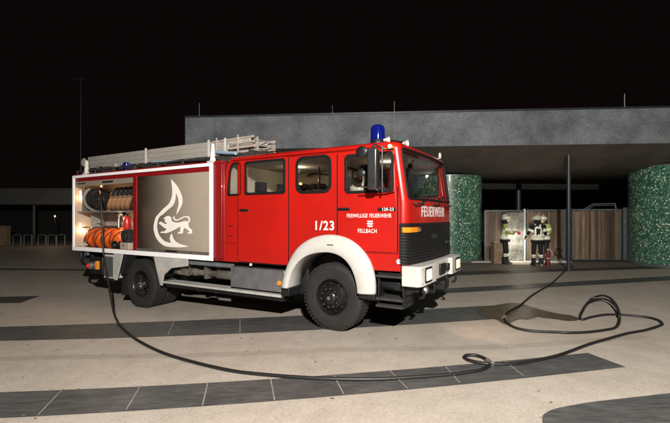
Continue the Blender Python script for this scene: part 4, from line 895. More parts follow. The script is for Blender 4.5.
ll.box((.39, -.01, -.02), (.42, .02, .25)); ll.done('rung', M['alu'], LU)
a_ = B(); 
for u in (-2.35, -1.95): a_.box((u, .25, 2.86), (u + .06, 1.3, 3.02))
a_.box((-2.3, .3, 2.90), (-1.6, 1.3, 2.98)); a_.done('ladder_support', M['chassis'], TR, bevel=.004)
HT = ['leftmost', 'second from the left', 'middle', 'fourth from the left', 'rightmost']
for k in range(5):
    o = thing('rolled_hose', -6.36 + k * .178, .33, 2.17, f'{["leftmost", "second", "third", "fourth", "rightmost"][k]} of the five tan rolled hoses leaning in the upper open bay', 'fire hose', 'rolled hoses in the upper bay', ry=R(20), rz=R(47))
    b = B(); sp = []
    for j in range(110):
        a = j / 110 * 2 * math.pi * 4.5; r_ = .05 + .20 * j / 110; sp.append((0, r_ * math.cos(a), r_ * math.sin(a) * 1.12))
    for j in range(len(sp) - 1):
        pass
    b.grid([[(-.045, y, z), (-.045, y * 1.0, z), (.045, y, z)] for _, y, z in sp]); b.done('canvas_coil', M['tan'], o, solid=.028)
    c_ = B(); c_.cyl((-.03, .19, .20), (.06, .22, .26), .035, seg=12); c_.box((-.055, -.23, .05), (.055, -.20, .22)); c_.done('coupling', M['darkhose'], o, bevel=.004)
    s_ = B(); s_.tube([(.0, .27 * math.cos(a), .29 * math.sin(a)) for a in [R(20 + 140 * j / 12) for j in range(13)]], .05, 8); s_.done('dark_lap', M['darkhose'], o)
for k in range(4):
    o = thing('hose_bag', -7.14 + k * .345, .36, 1.26, ['leftmost of the four orange hose bags in the lower open bay', 'second orange hose bag from the left in the lower open bay', 'third orange hose bag from the left in the lower open bay', 'fullest orange hose bag, next to the red extinguisher'][k], 'hose bag', 'orange hose bags in the lower bay', ry=R(28))
    b = B(); b.ball((0, 0, 0), .25, 20, (.95, 1.0, 1.0 + .08 * (k % 2))); me_o = b.done('bag', M['orange'], o)
    for v in me_o.data.vertices:
        n_ = math.sin(v.co.x * 23 + k) * .008 + math.sin(v.co.z * 31 + v.co.y * 17 + k * 2) * .007; v.co += v.co.normalized() * n_
    s_ = B()
    for dx in (-.06, .075): s_.tube([(dx, .245 * math.cos(a), .26 * math.sin(a)) for a in [2 * math.pi * j / 28 for j in range(28)]], .010, 6, closed=True)
    s_.done('strap', M['darkhose'], o)
o = thing('cable_drum', -5.95, .17, 1.12, 'small black wheel-shaped cable drum in front of the orange hose bags', 'cable drum')
b = B(); b.lathe([(.001, -.04), (.07, -.04), (.075, -.06), (.10, -.06), (.10, -.03), (.06, -.02), (.06, .03), (.10, .04), (.10, .06), (.001, .06)], (0, 0, 0), 'y', 24); b.done('drum', M['darkhose'], o)
b = B(); b.lathe([(.001, -.065), (.02, -.065), (.025, -.05)], (0, 0, 0), 'y', 12); b.done('hub', M['steel'], o)
o = thing('suction_strainer', -5.58, .20, 1.335, 'dark grey round strainer below the red extinguisher in the bay', 'strainer')
b = B(); b.lathe([(.001, -.09), (.05, -.09), (.07, -.07), (.12, -.07), (.155, -.05), (.16, .0), (.15, .12), (.001, .13)], (0, 0, 0), 'y', 28); b.done('casing', M['mirror'], o)
b = B(); b.tube([(.11 * math.cos(a), -.085, .11 * math.sin(a)) for a in [2 * math.pi * j / 20 for j in range(20)]], .012, 6, closed=True); b.done('ring', M['darkhose'], o)
o = thing('fire_extinguisher', -5.76, .30, 1.49, 'red fire extinguisher standing at the right end of the lower open bay', 'fire extinguisher')
b = B(); b.lathe([(.001, .0), (.07, .0), (.078, .02), (.078, .24), (.05, .29), (.02, .31), (.001, .31)], (0, 0, 0), 'z', 20); b.done('cylinder', M['redgear'], o)
b = B(); b.cyl((0, 0, .30), (0, 0, .35), .02); b.box((-.01, -.01, .345), (.11, .01, .36)); b.tube([(0, 0, .34), (-.09, -.03, .32), (-.10, -.04, .15)], .01, 6, 4); b.done('valve', M['darkhose'], o)
o = thing('branch_pipe', -5.99, .25, 1.84, 'dark cross-shaped nozzle hanging under the bay shelf', 'nozzle')
b = B(); b.cyl((-.14, 0, 0), (.12, 0, 0), .03); b.cyl((0, 0, -.12), (0, 0, .02), .022); b.cyl((.1, 0, 0), (.22, -.02, .01), .02, .045); b.done('body', M['seat'], o)
b = B(); b.cyl((0, -.01, -.32), (0, -.01, -.12), .03, .022); b.done('tip', M['steel'], o)
o = thing('equipment_case', -5.56, .20, 1.045, 'beige case on the bay floor below the grey strainer', 'case')
b = B(); b.box((-.16, -.1, -.015), (.16, .15, .14)); b.done('body', M['greycoat'], o, bevel=.012)
b = B(); b.box((-.16, -.102, .085), (.16, -.098, .09)); b.box((-.03, -.112, .07), (.03, -.10, .10)); b.done('clasp', M['steel'], o)
o = thing('foam_can', -7.36, .30, 1.06, 'pale slim canister in the left end of the lower open bay', 'canister')
b = B(); b.lathe([(.001, 0), (.09, 0), (.1, .02), (.1, .34), (.07, .38), (.03, .39), (.03, .43), (.001, .43)], (0, 0, 0), 'z', 18); b.done('body', M['dull_white'], o)
b = B(); b.lathe([(.101, .12), (.102, .13), (.102, .22), (.101, .23)], (0, 0, 0), 'z', 18); b.done('band', M['redgear'], o)

# ================================================================== HOSE on the plaza
hp = [Vector((x, y, gz(x) + .022)) for x, y in HOSE]
drop = [(-6.80, .25, 2.42), (-6.50, .08, 2.36), (-6.28, -.01, 2.15), (-6.18, -.05, 1.7), (-6.12, -.06, 1.2), (-6.06, -.07, .85)]
head = [TR_M @ Vector(p) for p in drop]
g0 = hp[0]
head += [Vector((-5.06, 9.10, .60)), Vector((-4.64, 8.50, .20)), Vector((-4.25, 7.92, -.07)), Vector((-4.0, 7.58, -.145))]
hb = B(); hb.tube(head + hp, .021, 8, 5)
lp = [Vector((x, y, .07)) for x, y in LOOP]; lp[0].z = .025; lp[-1].z = .06
hb.tube(lp, .021, 8, 5)
tag(hb.done('hose', M['darkhose'], None, ang=80), 'long black hose running from the truck reel and looping across the paving', 'hose')
HO = bpy.data.objects['hose']
for i_ in (16, 44, 60):
    a_, b_ = hp[i_], hp[i_ + 1]; d_ = (b_ - a_).normalized(); c_ = B(); c_.cyl(a_ - d_ * .05, a_ + d_ * .05, .030, seg=14); c_.cyl(a_ - d_ * .065, a_ - d_ * .05, .035, seg=8); c_.cyl(a_ + d_ * .05, a_ + d_ * .065, .035, seg=8); c_.done('coupling', M['pipe'], HO)

# ================================================================== THE CANOPY BUILDING
CN = empty('canopy_building', (4, 14, 0)); tag(CN, 'long flat concrete canopy roof with speckled fascia over the gate yard', 'building')
cn = CN.location
def L(x, y, z): return (x - cn.x, y - cn.y, z - cn.z)
FA, FB_ = Vector((-5.2, 14.3)), Vector((31.0, 11.3)); zt, zb = 5.21, 4.10
dirf = (FB_ - FA).normalized(); nrm = Vector((-dirf.y, dirf.x))
def fpt(t_, dep, z): p = FA.lerp(FB_, t_) + nrm * dep; return L(p.x, p.y, z)
fa = B(); n = 24
fa.grid([[fpt(k / n, 0, z) for k in range(n + 1)] for z in (zb, zb + .02, zt)])
fa.grid([[fpt(0, d, z) for d in (0, 6, 18)] for z in (zb, zt)])
fa.grid([[fpt(k / n, d, zt) for k in range(n + 1)] for d in (0, 18)]); fa.done('fascia', M['concrete'], CN)
cp_ = B(); q = [fpt(0, -.04, 0), fpt(1, -.04, 0), fpt(1, .35, 0), fpt(0, .35, 0)]
cp_.prism([(p[0], p[1]) for p in q], 'xy', zt + .002, zt + .055); cp_.done('roof_edging', M['column'], CN)
sf = B(); sec = [(.0, zb + .0), (.6, 3.90), (1.2, 3.70), (1.9, 3.53), (2.8, 3.44), (4.5, 3.41), (18, 3.41)]
sf.grid([[fpt(k / n, d, z) for k in range(n + 1)] for d, z in sec]); sf.done('soffit', M['soffit'], CN, ang=60)
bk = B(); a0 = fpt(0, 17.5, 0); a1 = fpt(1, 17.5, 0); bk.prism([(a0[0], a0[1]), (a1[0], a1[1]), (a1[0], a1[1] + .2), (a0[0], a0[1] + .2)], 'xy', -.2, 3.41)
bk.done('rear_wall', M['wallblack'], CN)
bm_ = B(); bm_.prism([L(7.0, 20, 0)[:2], L(13.2, 20.6, 0)[:2], L(13.2, 20.9, 0)[:2], L(7.0, 20.4, 0)[:2]], 'xy', 3.13, 3.40); bm_.done('bulkhead', M['beamgrey'], CN)
fx = B(); p = fpt(.49, -.03, 4.78); fx.box((p[0] - .10, p[1] - .04, p[2] - .03), (p[0] + .10, p[1] + .05, p[2] + .04)); fx.done('floodlight_housing', M['black'], CN, bevel=.01)
for x, t0, t1 in ((197, 0.022, 5.75), (329, .133, 5.55), (611, .383, 5.78)):
    pass
for t_, top in ((.0125, 5.74), (.141, 5.55), (.4, 5.72)):
    p = fpt(t_, .12, 0); r_ = B(); r_.tube([(p[0], p[1], zt + .05), (p[0], p[1], top)], .012, 6); r_.cyl((p[0], p[1], zt + .05), (p[0], p[1], zt + .10), .035); r_.done('lightning_rod', M['galv'], CN)
def cyl_wall(name, cx_, cy_, r_, h_, label):
    o = empty(name, (cx_, cy_, 0)); tag(o, label, 'mosaic pillar room')
    bm = bmesh.new(); uvl = bm.loops.layers.uv.new('UVMap'); sg_ = 96; rg = []
    for k in range(sg_): a = 2 * math.pi * k / sg_; rg.append((bm.verts.new((r_ * math.cos(a), r_ * math.sin(a), .10)), bm.verts.new((r_ * math.cos(a), r_ * math.sin(a), h_))))
    for k in range(sg_):
        A_, C_ = rg[k], rg[(k + 1) % sg_]; f = bm.faces.new((A_[0], C_[0], C_[1], A_[1])); f.smooth = True
        for lp_, uv_ in zip(f.loops, ((k, .1), (k + 1, .1), (k + 1, h_), (k, h_))): lp_[uvl].uv = (uv_[0] * 2 * math.pi * r_ / sg_, uv_[1])
    me = bpy.data.meshes.new('mosaic_wall'); bm.to_mesh(me); bm.free(); link('mosaic_wall', me, o, [M['mosaic']])
    b = B(); b.lathe([(r_ + .03, 0), (r_ + .03, .09), (r_ - .02, .10)], (0, 0, 0), 'z', 96); b.lathe([(r_ + .012, h_ - .03), (r_ + .012, h_ + .0), (r_ - .03, h_ + .01)], (0, 0, 0), 'z', 96); b.done('plinth', M['galv'], o)
cyl_wall('mosaic_pillar', 4.75, 17.3, 1.33, 3.42, 'round pillar room of green mosaic directly behind the fire engine cab')
cyl_wall('mosaic_pillar', 13.0, 15.2, 1.8, 3.60, 'round pillar room of green mosaic to the right of the wooden gates')
def column(x, y, r_, z1, label):
    o = empty('canopy_column', (x, y, 0)); tag(o, label, 'column')
    b = B(); b.cyl((0, 0, 0), (0, 0, z1), r_, seg=20); b.done('shaft', M['column'], o)
    b = B(); b.cyl((0, 0, 0), (0, 0, .05), r_ * 1.7, seg=20); b.cyl((0, 0, z1 - .03), (0, 0, z1), r_ * 1.5, seg=20); b.done('flange', M['column'], o)
column(7.80, 13.75, .062, 3.82, 'slim dark steel column in front of the wooden gates')
column(9.0, 20.2, .12, 3.42, 'dark column far back behind the closed gates')
# yard gates
GY = 16.35
def gate(x0, x1, z1, m_, label, yaw=0, slant=False):
    o = empty('yard_gate', (x0, GY, 0), yaw); tag(o, label, 'gate', 'wooden yard gates'); wd = x1 - x0
    n_ = int(wd / .125)
    bd_ = B()
    for k in range(n_):
        a = wd * (k + (.28 * math.sin(k * 2.3 + x0) if 0 < k < n_ else 0)) / n_; a2 = wd * (k + 1 + (.28 * math.sin((k + 1) * 2.3 + x0) if k + 1 < n_ else 0)) / n_; dz_ = random.uniform(-.01, .01); dy = random.uniform(-.006, .006); bd_.box((a + .006, dy, .08), (a2 - .006, .024 + dy, z1 - .05 + dz_))
    bd_.done('boards', m_, o)
    f = B()
    for z_ in (.04, z1 - .035): f.box((-.03, -.03, z_), (wd + .03, .0, z_ + .06))
    for x in (-.03, wd - .03): f.box((x, -.032, .04), (x + .06, .0, z1))
    f.box((0, .03, 1.0), (wd, .06, 1.08)); f.done('gate_frame', M['galv'], o)
    return o
gate(5.95, 7.38, 2.02, M['wood2'], 'darker wooden gate behind the lone firefighter, next to the mosaic pillar')
gate(7.62, 9.10, 2.04, M['wood'], 'pale wooden gate behind the pair of firefighters')
gate(9.42, 11.32, 2.06, M['wood'], 'wide wooden gate to the right of the slim dark column')
for x, wd, ht, lb, mm_ in ((7.50, .07, 2.08, 'bright steel gate post between the lone firefighter and the pair', 'dull_white'), (9.26, .15, 2.10, 'broad grey gate post just right of the slim column', 'galv'), (11.50, .16, 2.12, 'grey gate post at the right end of the wide wooden gate', 'galv')):
    o = empty('gate_post', (x, GY - .02, 0)); tag(o, lb, 'gate post'); b = B(); b.box((-wd / 2, -.05, 0), (wd / 2, .05, ht)); b.done('post', M[mm_], o, bevel=.005)
    b = B(); b.box((-wd / 2 - .01, -.06, ht), (wd / 2 + .01, .06, ht + .02)); b.done('cap', M['galv'], o)
o = empty('slanted_frame', (10.2, GY + .5, 0)); tag(o, 'grey slanted metal frame rising above the wide wooden gate', 'metal frame')
b = B(); b.tube([(-.15, 0, 2.0), (.35, 0, 2.30), (1.25, 0, 2.32), (1.3, 0, 2.05)], .03, 6); b.tube([(.0, 0, 2.02), (.42, 0, 2.24), (1.2, 0, 2.25)], .02, 6)
for x in (-.1, 1.28): b.box((x - .02, -.02, 0), (x + .02, .02, 2.05))
b.done('tube_frame', M['galv'], o)
kb = B(); kb.prism([(5.3, GY - .42), (9.15, GY - .42), (9.15, GY - .05), (5.3, GY - .05)], 'xy', .0, .045); k_ = kb.done('kerb', M['dull_white'], None, bevel=.006); k_['kind'] = 'structure'
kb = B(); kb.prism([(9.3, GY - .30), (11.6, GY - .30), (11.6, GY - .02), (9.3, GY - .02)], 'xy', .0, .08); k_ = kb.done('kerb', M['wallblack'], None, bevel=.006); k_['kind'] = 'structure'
# door leaf lit between gate and post, box, hose rack
o = empty('metal_door', (6.72, GY - .16, 0)); tag(o, 'pale metal door leaf gleaming beside the lone firefighter', 'door')
b = B(); b.box((0, 0, .06), (.70, .04, 1.95)); b.done('leaf', mat('blotched_pale_metal', (.30, .29, .27), .45, metal=.2, c2=(.05, .05, .045), vs=3.6), o, bevel=.005)  # pale grey base mixed at random with dark blotches
b = B(); b.tube([(.06, -.05, .95), (.06, -.05, 1.1)], .012, 6); b.cyl((.06, 0, .95), (.06, -.05, .95), .01); b.cyl((.06, 0, 1.1), (.06, -.05, 1.1), .01); b.done('handle', M['steel'], o)
o = empty('crate', (6.02, GY - .75, 0)); tag(o, 'worn brown box on the ground behind the lone firefighter', 'box')
b = B(); b.box((0, 0, 0), (.50, .35, .80)); b.done('body', M['brownbox'], o, bevel=.01)
b = B(); b.box((.0, -.012, .80), (.52, .36, .84)); b.box((.30, -.015, .45), (.36, .0, .80)); b.done('lid', M['greycoat'], o, bevel=.004)
o = empty('hose_hook', (8.78, GY - .12, 0)); tag(o, 'small coil of dark hose hanging low on the pale gate', 'hose coil')
b = B()
for k in range(3): b.tube([(.13 * math.cos(a) + .01 * k, -.02 * k, .38 + .15 * math.sin(a)) for a in [2 * math.pi * j / 20 for j in range(20)]], .014, 6, closed=True)
b.tube([(.1, 0, .28), (.25, -.05, .1), (.3, -.1, .07)], .014, 6, 4); b.box((-.02, 0, .50), (.02, .1, .54)); b.done('coil', M['darkhose'], o)

# ================================================================== FAR LEFT: pavilion, racks, lamp post, low wall
GL = gz(-20)
pv = empty('pavilion', (-22, 30, GL)); tag(pv, 'low dark flat-roofed pavilion far away behind the bicycle stands', 'pavilion')
b = B(); b.prism([(-12, 0), (4.9, -.3), (5.2, .6), (5.2, 9), (-12, 9)], 'xy', 2.90, 4.08); b.done('roof', M['pavil'], pv, bevel=.05)
b = B(); b.prism([(-12, 5), (5, 5), (5, 5.2), (-12, 5.2)], 'xy', 0, 2.9); b.done('rear_wall', M['wallblack'], pv)
for x in (-8, -.35, 3.2): b = B(); b.cyl((x, .6, 0), (x, .6, 2.9), .09, seg=12); b.done('support', M['pavil'], pv)
lm_ = empty('wall_lamp', (-19.05, 28.0, GL + 2.05)); tag(lm_, 'tiny lit lamp under the far pavilion roof at the left', 'lamp')
b = B(); b.box((-.06, .02, -.08), (.06, .1, .08)); b.box((-.02, .02, -2.05), (.02, .06, -.08)); b.done('housing', M['black'], lm_)
b = B(); b.ball((0, 0, 0), .022, 10); b.done('bulb', M['bulb'], lm_)
point('wall_lamp_light', (-19.05, 27.85, GL + 2.05), 22, .04, (1, .72, .42))
STD = ['first of the faint bicycle stands from the left edge', 'second faint bicycle stand from the left edge', 'third faint bicycle stand from the left edge', 'fourth faint bicycle stand from the left edge', 'faint bicycle stand nearest to the fire engine']
for k, px in enumerate((17, 28, 42, 52, 61)):
    x = (px - 335) / 412 * 28.2; o = empty('bicycle_stand', (x, 28.2, GL)); tag(o, STD[k], 'bicycle stand', 'bicycle stands by the pavilion')
    b = B(); b.tube([(-.27, 0, 0), (-.27, 0, .72), (-.22, 0, .78), (.22, 0, .78), (.27, 0, .72), (.27, 0, 0)], .028, 6); b.done('hoop', M['galv'], o)
    b = B(); b.box((-.33, -.05, 0), (-.21, .05, .02)); b.box((.21, -.05, 0), (.33, .05, .02)); b.done('foot', M['galv'], o)
o = empty('low_wall', (-25.2, 29, GL)); tag(o, 'dark low wall block at the left edge of the plaza', 'wall')
b = B(); b.box((-6, 0, 0), (2.0, .5, 1.3)); b.done('block', M['brownbox'], o, bevel=.02)
b = B(); b.box((-6.03, -.04, 1.305), (2.04, .54, 1.38)); b.done('coping', M['concrete'], o, bevel=.01)
o = empty('street_lamp', (-17.9, 29.0, GL)); tag(o, 'thin tall unlit lamp post rising behind the ladder end', 'lamp post')
b = B(); b.cyl((0, 0, 0), (0, 0, 11.6), .09, .06, 10); b.done('pole', M['column'], o)
b = B(); b.box((-.45, -.1, 11.6), (.45, .1, 11.68)); b.cyl((0, 0, 11.55), (0, 0, 11.75), .1); b.done('lamp_head', M['column'], o)

# ================================================================== THE THREE FIREFIGHTERS
def person(loc, yaw, J, label, hiviz, sc=1.0, parts=()):
    """J: joint -> (x, y, z); the figure faces +x; one skinned continuous body"""
    o = empty('person', loc, yaw); tag(o, label, 'person', 'firefighters by the gates')
    me = bpy.data.meshes.new('body'); names = list(J); ix = {n_: i for i, n_ in enumerate(names)}
    E_ = [('pelvis', 'waist'), ('waist', 'chest'), ('chest', 'neck'), ('neck', 'chin'), ('chin', 'head')]
    for s in 'lr':
        E_ += [('chest', 'sho_' + s), ('sho_' + s, 'elb_' + s), ('elb_' + s, 'wri_' + s), ('wri_' + s, 'palm_' + s), ('pelvis', 'hip_' + s), ('hip_' + s, 'kne_' + s), ('kne_' + s, 'ank_' + s), ('ank_' + s, 'toe_' + s)]
    verts = [Vector(J[n_]) for n_ in names]; rad = {'pelvis': .15, 'waist': .155, 'chest': .17, 'neck': .06, 'chin': .07, 'head': .10, 'sho': .085, 'elb': .062, 'wri': .045, 'palm': .032, 'hip': .105, 'kne': .078, 'ank': .060, 'toe': .045}
    rr2 = [rad[n_.split('_')[0]] for n_ in names]; edges = [(ix[a], ix[b]) for a, b in E_]
    for s in 'lr':          # five fingers rooted in the palm
        p, w_ = Vector(J['palm_' + s]), Vector(J['wri_' + s]); d = (p - w_).normalized(); sd = d.cross(Vector((0, 0, 1)));
        sd = sd.normalized() if sd.length > .1 else Vector((0, 1, 0)); dn = Vector((0, 0, -1)) if abs(d.z) < .8 else Vector((1, 0, 0))
        for k, (of, ln) in enumerate(((-.030, .060), (-.010, .075), (.010, .078), (.028, .066), (-.045, .045))):
            b0 = len(verts); base = p + sd * of - (d * .03 if k == 4 else Vector())
            out = d if k < 4 else (d * .5 - sd * .9).normalized()
            verts += [base + out * ln * .45 + dn * .006, base + out * ln * .8 + dn * .028]; rr2 += [.010, .009]
            edges += [(ix['palm_' + s], b0), (b0, b0 + 1)]
    me.from_pydata([tuple(v) for v in verts], edges, []); ob = bpy.data.objects.new('tmpbody', me); col.objects.link(ob)
    md = ob.modifiers.new('s', 'SKIN'); md.use_smooth_shade = True
    for v_, r_ in zip(me.skin_vertices[0].data, rr2): v_.radius = (r_, r_); v_.use_root = False
    me.skin_vertices[0].data[ix['pelvis']].use_root = True
    sb_ = ob.modifiers.new('d', 'SUBSURF'); sb_.levels = 3; sb_.render_levels = 3
    bpy.context.view_layer.update(); m2_ = bpy.data.meshes.new_from_object(ob.evaluated_get(bpy.context.evaluated_depsgraph_get())); bpy.data.objects.remove(ob)
    for m_ in (M['navy'], M['hiviz'], M['reflect'], M['skin'], M['boot']): m2_.materials.append(m_)
    def near(p, a, b):
        a, b = Vector(J[a]), Vector(J[b]); t_ = (p - a).dot(b - a) / (b - a).length_squared; return t_, (p - a.lerp(b, max(0, min(1, t_)))).length
    for f in m2_.polygons:
        p = f.center; mi = 0; best = 9
        segs = [('pelvis', 'waist'), ('waist', 'chest'), ('chest', 'neck'), ('neck', 'head')]
        for s in 'lr': segs += [('sho_' + s, 'elb_' + s), ('elb_' + s, 'wri_' + s), ('wri_' + s, 'palm_' + s), ('hip_' + s, 'kne_' + s), ('kne_' + s, 'ank_' + s), ('ank_' + s, 'toe_' + s)]
        for sg_ in segs:
            t_, d = near(p, *sg_)
            if d < best: best = d; bs = sg_; bt = t_
        a = bs[0][:3]
        if a == 'sho': mi = 2 if .42 < bt < .72 else (1 if hiviz else 0)
        elif a == 'elb': mi = 2 if (.35 < bt < .62) else (1 if hiviz else 0)
        elif a == 'wri': mi = 3 if bt > .3 else 0
        elif a == 'nec' : mi = 3 if bt > .35 else 0
        elif a == 'kne': mi = 2 if .22 < bt < .36 or .42 < bt < .50 else 0
        elif a == 'ank': mi = 4
        elif a in ('pel', 'wai', 'che'):
            z_ = p.z
            if J['pelvis'][2] - .02 < z_ < J['pelvis'][2] + .05 or J['pelvis'][2] + .10 < z_ < J['pelvis'][2] + .16: mi = 2
            elif abs(abs(p.y) - .10) < .032 and z_ > J['pelvis'][2] + .16: mi = 2
            elif J['chest'][2] - .02 < z_ < J['chest'][2] + .05: mi = 2
            elif hiviz: mi = 1
        f.material_index = mi
    body = link('body', m2_, o)
    # jacket skirt, helmet with neck cape, boots, face
    hd = Vector(J['head']); dirx = (Vector(J['chin']) - Vector(J['neck'])); 
    fx_ = B(); fc = hd + Vector((.085, 0, -.02)); fx_.ball(fc + Vector((.012, 0, -.035)), .020, 10, (1, .7, 1.2)); fx_.ball(fc + Vector((0, 0, -.085)), .016, 8, (.6, 1.8, .5)); fx_.done('nose', M['skin'], body)
    ey = B(); ey.ball(fc + Vector((.0, .032, -.012)), .011, 8); ey.ball(fc + Vector((.0, -.032, -.012)), .011, 8); ey.done('eyes', M['boot'], body)
    h_ = B(); rows_ = []
    h_.ball(hd + Vector((-.005, 0, .035)), .138, 22, (1.12, .93, .88)); h_.lathe([(.142, 0), (.170, -.014), (.166, -.024), (.13, -.01)], hd + Vector((0, 0, .0)), 'z', 24)
    h_.prism([(hd.x - .14, hd.z - .02), (hd.x + .0, hd.z - .02), (hd.x - .02, hd.z + .19), (hd.x - .12, hd.z + .15)], 'xz', hd.y - .012, hd.y + .012)
    H_ = h_.done('helmet', M['helmet'], body, ang=50)
    v_ = B(); v_.lathe([(.143, .0), (.146, .02), (.142, .05)], hd + Vector((0.0, 0, .03)), 'z', 24); v_.done('helmet_band', M['reflect'], H_)
    c_ = B(); c_.grid([[(hd.x + .15 * math.cos(a) * s_, hd.y + .13 * math.sin(a) * s_, hd.z - dz_) for a in [R(80 + 200 * k / 14) for k in range(15)]] for s_, dz_ in ((.9, .0), (.95, .08), (1.08, .17))]); c_.done('neck_cape', M['navy'], H_, solid=.01)
    pz = J['pelvis'][2]; px_, py_ = J['pelvis'][0], J['pelvis'][1]
    s_ = B(); s_.grid([[(px_ + r_ * .86 * math.cos(a), py_ + r_ * 1.12 * math.sin(a), z_) for a in [2 * math.pi * k / 24 for k in range(24)]] for r_, z_ in ((.185, pz + .10), (.20, pz + .02), (.20, pz - .03))], closed=True); s_.done('jacket_hem', M['reflect'], body, solid=.012)
    s_ = B(); s_.grid([[(px_ + r_ * .86 * math.cos(a), py_ + r_ * 1.12 * math.sin(a), z_) for a in [2 * math.pi * k / 24 for k in range(24)]] for r_, z_ in ((.196, pz - .03), (.205, pz - .12))], closed=True); s_.done('jacket_skirt', M['navy'], body, solid=.012)
    for s in 'lr':
        a, t_ = Vector(J['ank_' + s]), Vector(J['toe_' + s]); bt_ = B(); fd = (t_ - a); fd.z = 0; fd.normalize(); sdv = Vector((-fd.y, fd.x, 0)); rws_ = []
        for x_, wdt, hh in ((-.09, .035, .09), (-.06, .05, .12), (.04, .05, .11), (.12, .052, .075), (.19, .045, .055), (.215, .02, .04)):
            c2_ = a + fd * x_; rws_.append([(c2_ + sdv * (wdt * q1) + Vector((0, 0, (hh if q2 else .0) - a.z + .002)))[:] for q1, q2 in ((-1, 0), (-1, .6), (-.5, 1), (.5, 1), (1, .6), (1, 0))])
        bt_.grid(rws_); bt_.bm.faces.new([v for v in list(bt_.bm.verts)[:6]]); bt_.cyl((a.x, a.y, .06), (a.x, a.y, .30), .068, .078, 14); bt_.done('boot', M['boot'], body, ang=60)
    return o
base = dict(pelvis=(0, 0, .97), waist=(0, 0, 1.12), chest=(.01, 0, 1.36), neck=(.02, 0, 1.52), chin=(.035, 0, 1.60), head=(.045, 0, 1.69),
            hip_l=(0, .10, .90), kne_l=(.03, .12, .50), ank_l=(0, .13, .10), toe_l=(.14, .15, .04), hip_r=(0, -.10, .90), kne_r=(.02, -.12, .50), ank_r=(-.02, -.13, .10), toe_r=(.12, -.16, .04),
            sho_l=(0, .20, 1.44), sho_r=(0, -.20, 1.44))
# left one: turned towards the others, forearms raised in front, holding a hand lamp
J1 = dict(base, elb_l=(.06, .27, 1.17), wri_l=(.28, .20, 1.14), palm_l=(.36, .18, 1.15), elb_r=(.10, -.26, 1.19), wri_r=(.32, -.18, 1.22), palm_r=(.40, -.16, 1.24), kne_l=(.06, .13, .50), ank_l=(.05, .16, .10), toe_l=(.18, .19, .04))
P1 = person((6.38, 15.45, 0), R(-22), J1, 'firefighter standing alone on the left in lime-sleeved jacket, hands raised', True)
# middle one: back to the camera
J2 = dict(base, elb_l=(.02, .30, 1.20), wri_l=(.20, .34, 1.05), palm_l=(.27, .34, 1.0), elb_r=(.04, -.30, 1.19), wri_r=(.18, -.24, 1.02), palm_r=(.25, -.20, .98))
P2 = person((7.32, 14.9, 0), R(80), J2, 'firefighter seen from behind in dark jacket with broad silver bands', False)
J3 = dict(base, elb_l=(.10, .26, 1.20), wri_l=(.26, .14, 1.10), palm_l=(.33, .10, 1.08), elb_r=(.05, -.29, 1.18), wri_r=(.20, -.30, .98), palm_r=(.26, -.30, .92), head=(.07, 0, 1.68), chin=(.05, 0, 1.60))
P3 = person((7.74, 15.28, 0), R(-140), J3, 'firefighter with lime sleeves partly hidden behind the colleague seen from behind', True)
o = empty('hand_lamp', (6.78, 15.18, 1.17), R(40)); tag(o, 'small lit hand lamp held up by the lone firefighter', 'hand lamp')
b = B(); b.box((-.06, -.04, -.05), (.06, .04, .05)); b.tube([(-.05, 0, .05), (-.04, 0, .10), (.04, 0, .10), (.05, 0, .05)], .010, 6); b.done('housing', M['redgear'], o, bevel=.008)
b = B(); b.lathe([(.001, .07), (.035, .07), (.04, .058)], (0, 0, 0), 'x', 16); b.done('lens', mat('hand_lamp_lens', (1, 1, .9), .3, emit=(1, 1, .9), es=12), o)
spot('hand_lamp_beam', (6.90, 15.30, 1.19), (7.12, 16.25, .30), 160, 115, .7, .03, (1, .95, .80))
point('hand_lamp_light', (6.98, 15.42, 1.24), 22, .03, (1, .93, .76))
o = empty('portable_pump', (7.68, 14.85, 0)); tag(o, 'red and white canisters standing at the feet of the pair of firefighters', 'canisters')
b = B()
for z_ in (.0, .30): b.lathe([(.001, z_), (.065, z_), (.072, z_ + .02), (.072, z_ + .22), (.05, z_ + .27), (.001, z_ + .28)], (0, 0, 0), 'z', 18)
b.done('canister', M['maroon'], o)
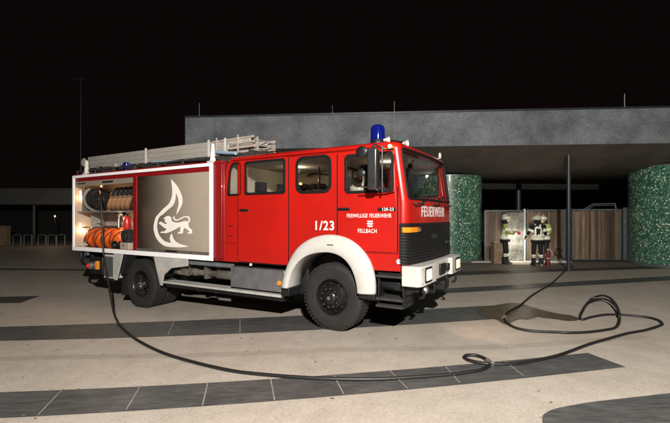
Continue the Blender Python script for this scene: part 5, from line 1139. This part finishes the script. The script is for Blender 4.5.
b = B(); b.lathe([(.06, .27), (.066, .30), (.06, .36)], (0, 0, 0), 'z', 18); b.lathe([(.03, .57), (.04, .60), (.02, .63)], (0, 0, 0), 'z', 14); b.tube([(0, 0, .60), (.1, -.05, .55), (.12, -.06, .4)], .012, 6, 4); b.done('collar', M['dull_white'], o)

# ---- parts that came out of one loop but stand apart become parts of their own
def split_islands(o, gap=.012):
    me = o.data; n = len(me.vertices); par = list(range(n))
    def find(a):
        while par[a] != a: par[a] = par[par[a]]; a = par[a]
        return a
    for e in me.edges:
        a, b_ = find(e.vertices[0]), find(e.vertices[1])
        if a != b_: par[a] = b_
    bb = {}
    for v in me.vertices:
        r_ = find(v.index); q = bb.setdefault(r_, [list(v.co), list(v.co)])
        for i in range(3): q[0][i] = min(q[0][i], v.co[i]); q[1][i] = max(q[1][i], v.co[i])
    ks = list(bb)
    if len(ks) < 2 or len(ks) > 400: return
    grp = {k: k for k in ks}
    def f2(a):
        while grp[a] != a: a = grp[a]
        return a
    for i, a in enumerate(ks):
        for b_ in ks[i + 1:]:
            if all(bb[a][0][j] - gap <= bb[b_][1][j] and bb[b_][0][j] - gap <= bb[a][1][j] for j in range(3)):
                x, y = f2(a), f2(b_)
                if x != y: grp[x] = y
    sets = {}
    for k in ks: sets.setdefault(f2(k), set()).add(k)
    if len(sets) < 2: return
    base_ = o.name.split('.')[0]
    for i, sset in enumerate(list(sets.values())):
        bm = bmesh.new(); bm.from_mesh(me); bm.verts.ensure_lookup_table()
        bmesh.ops.delete(bm, geom=[v for v in bm.verts if find(v.index) not in sset], context='VERTS')
        m2 = bpy.data.meshes.new(base_); bm.to_mesh(m2); bm.free()
        for mm in me.materials: m2.materials.append(mm)
        c = o.copy(); c.data = m2; col.objects.link(c)
        if i == 0: 
            for ch_ in list(o.children): ch_.parent = c
    bpy.data.objects.remove(o)
KEEP = {'lettering', 'grille', 'rolled', 'boards', 'locker_louvre', 'wound_hose', 'eyes', 'crest', 'wheel', 'tyre', 'body', 'litter', 'paving_joints', 'dark_lap', 'soffit'}
for o in list(scn.objects):
    if o.type == 'MESH' and o.parent and o.name.split('.')[0] not in KEEP: split_islands(o)
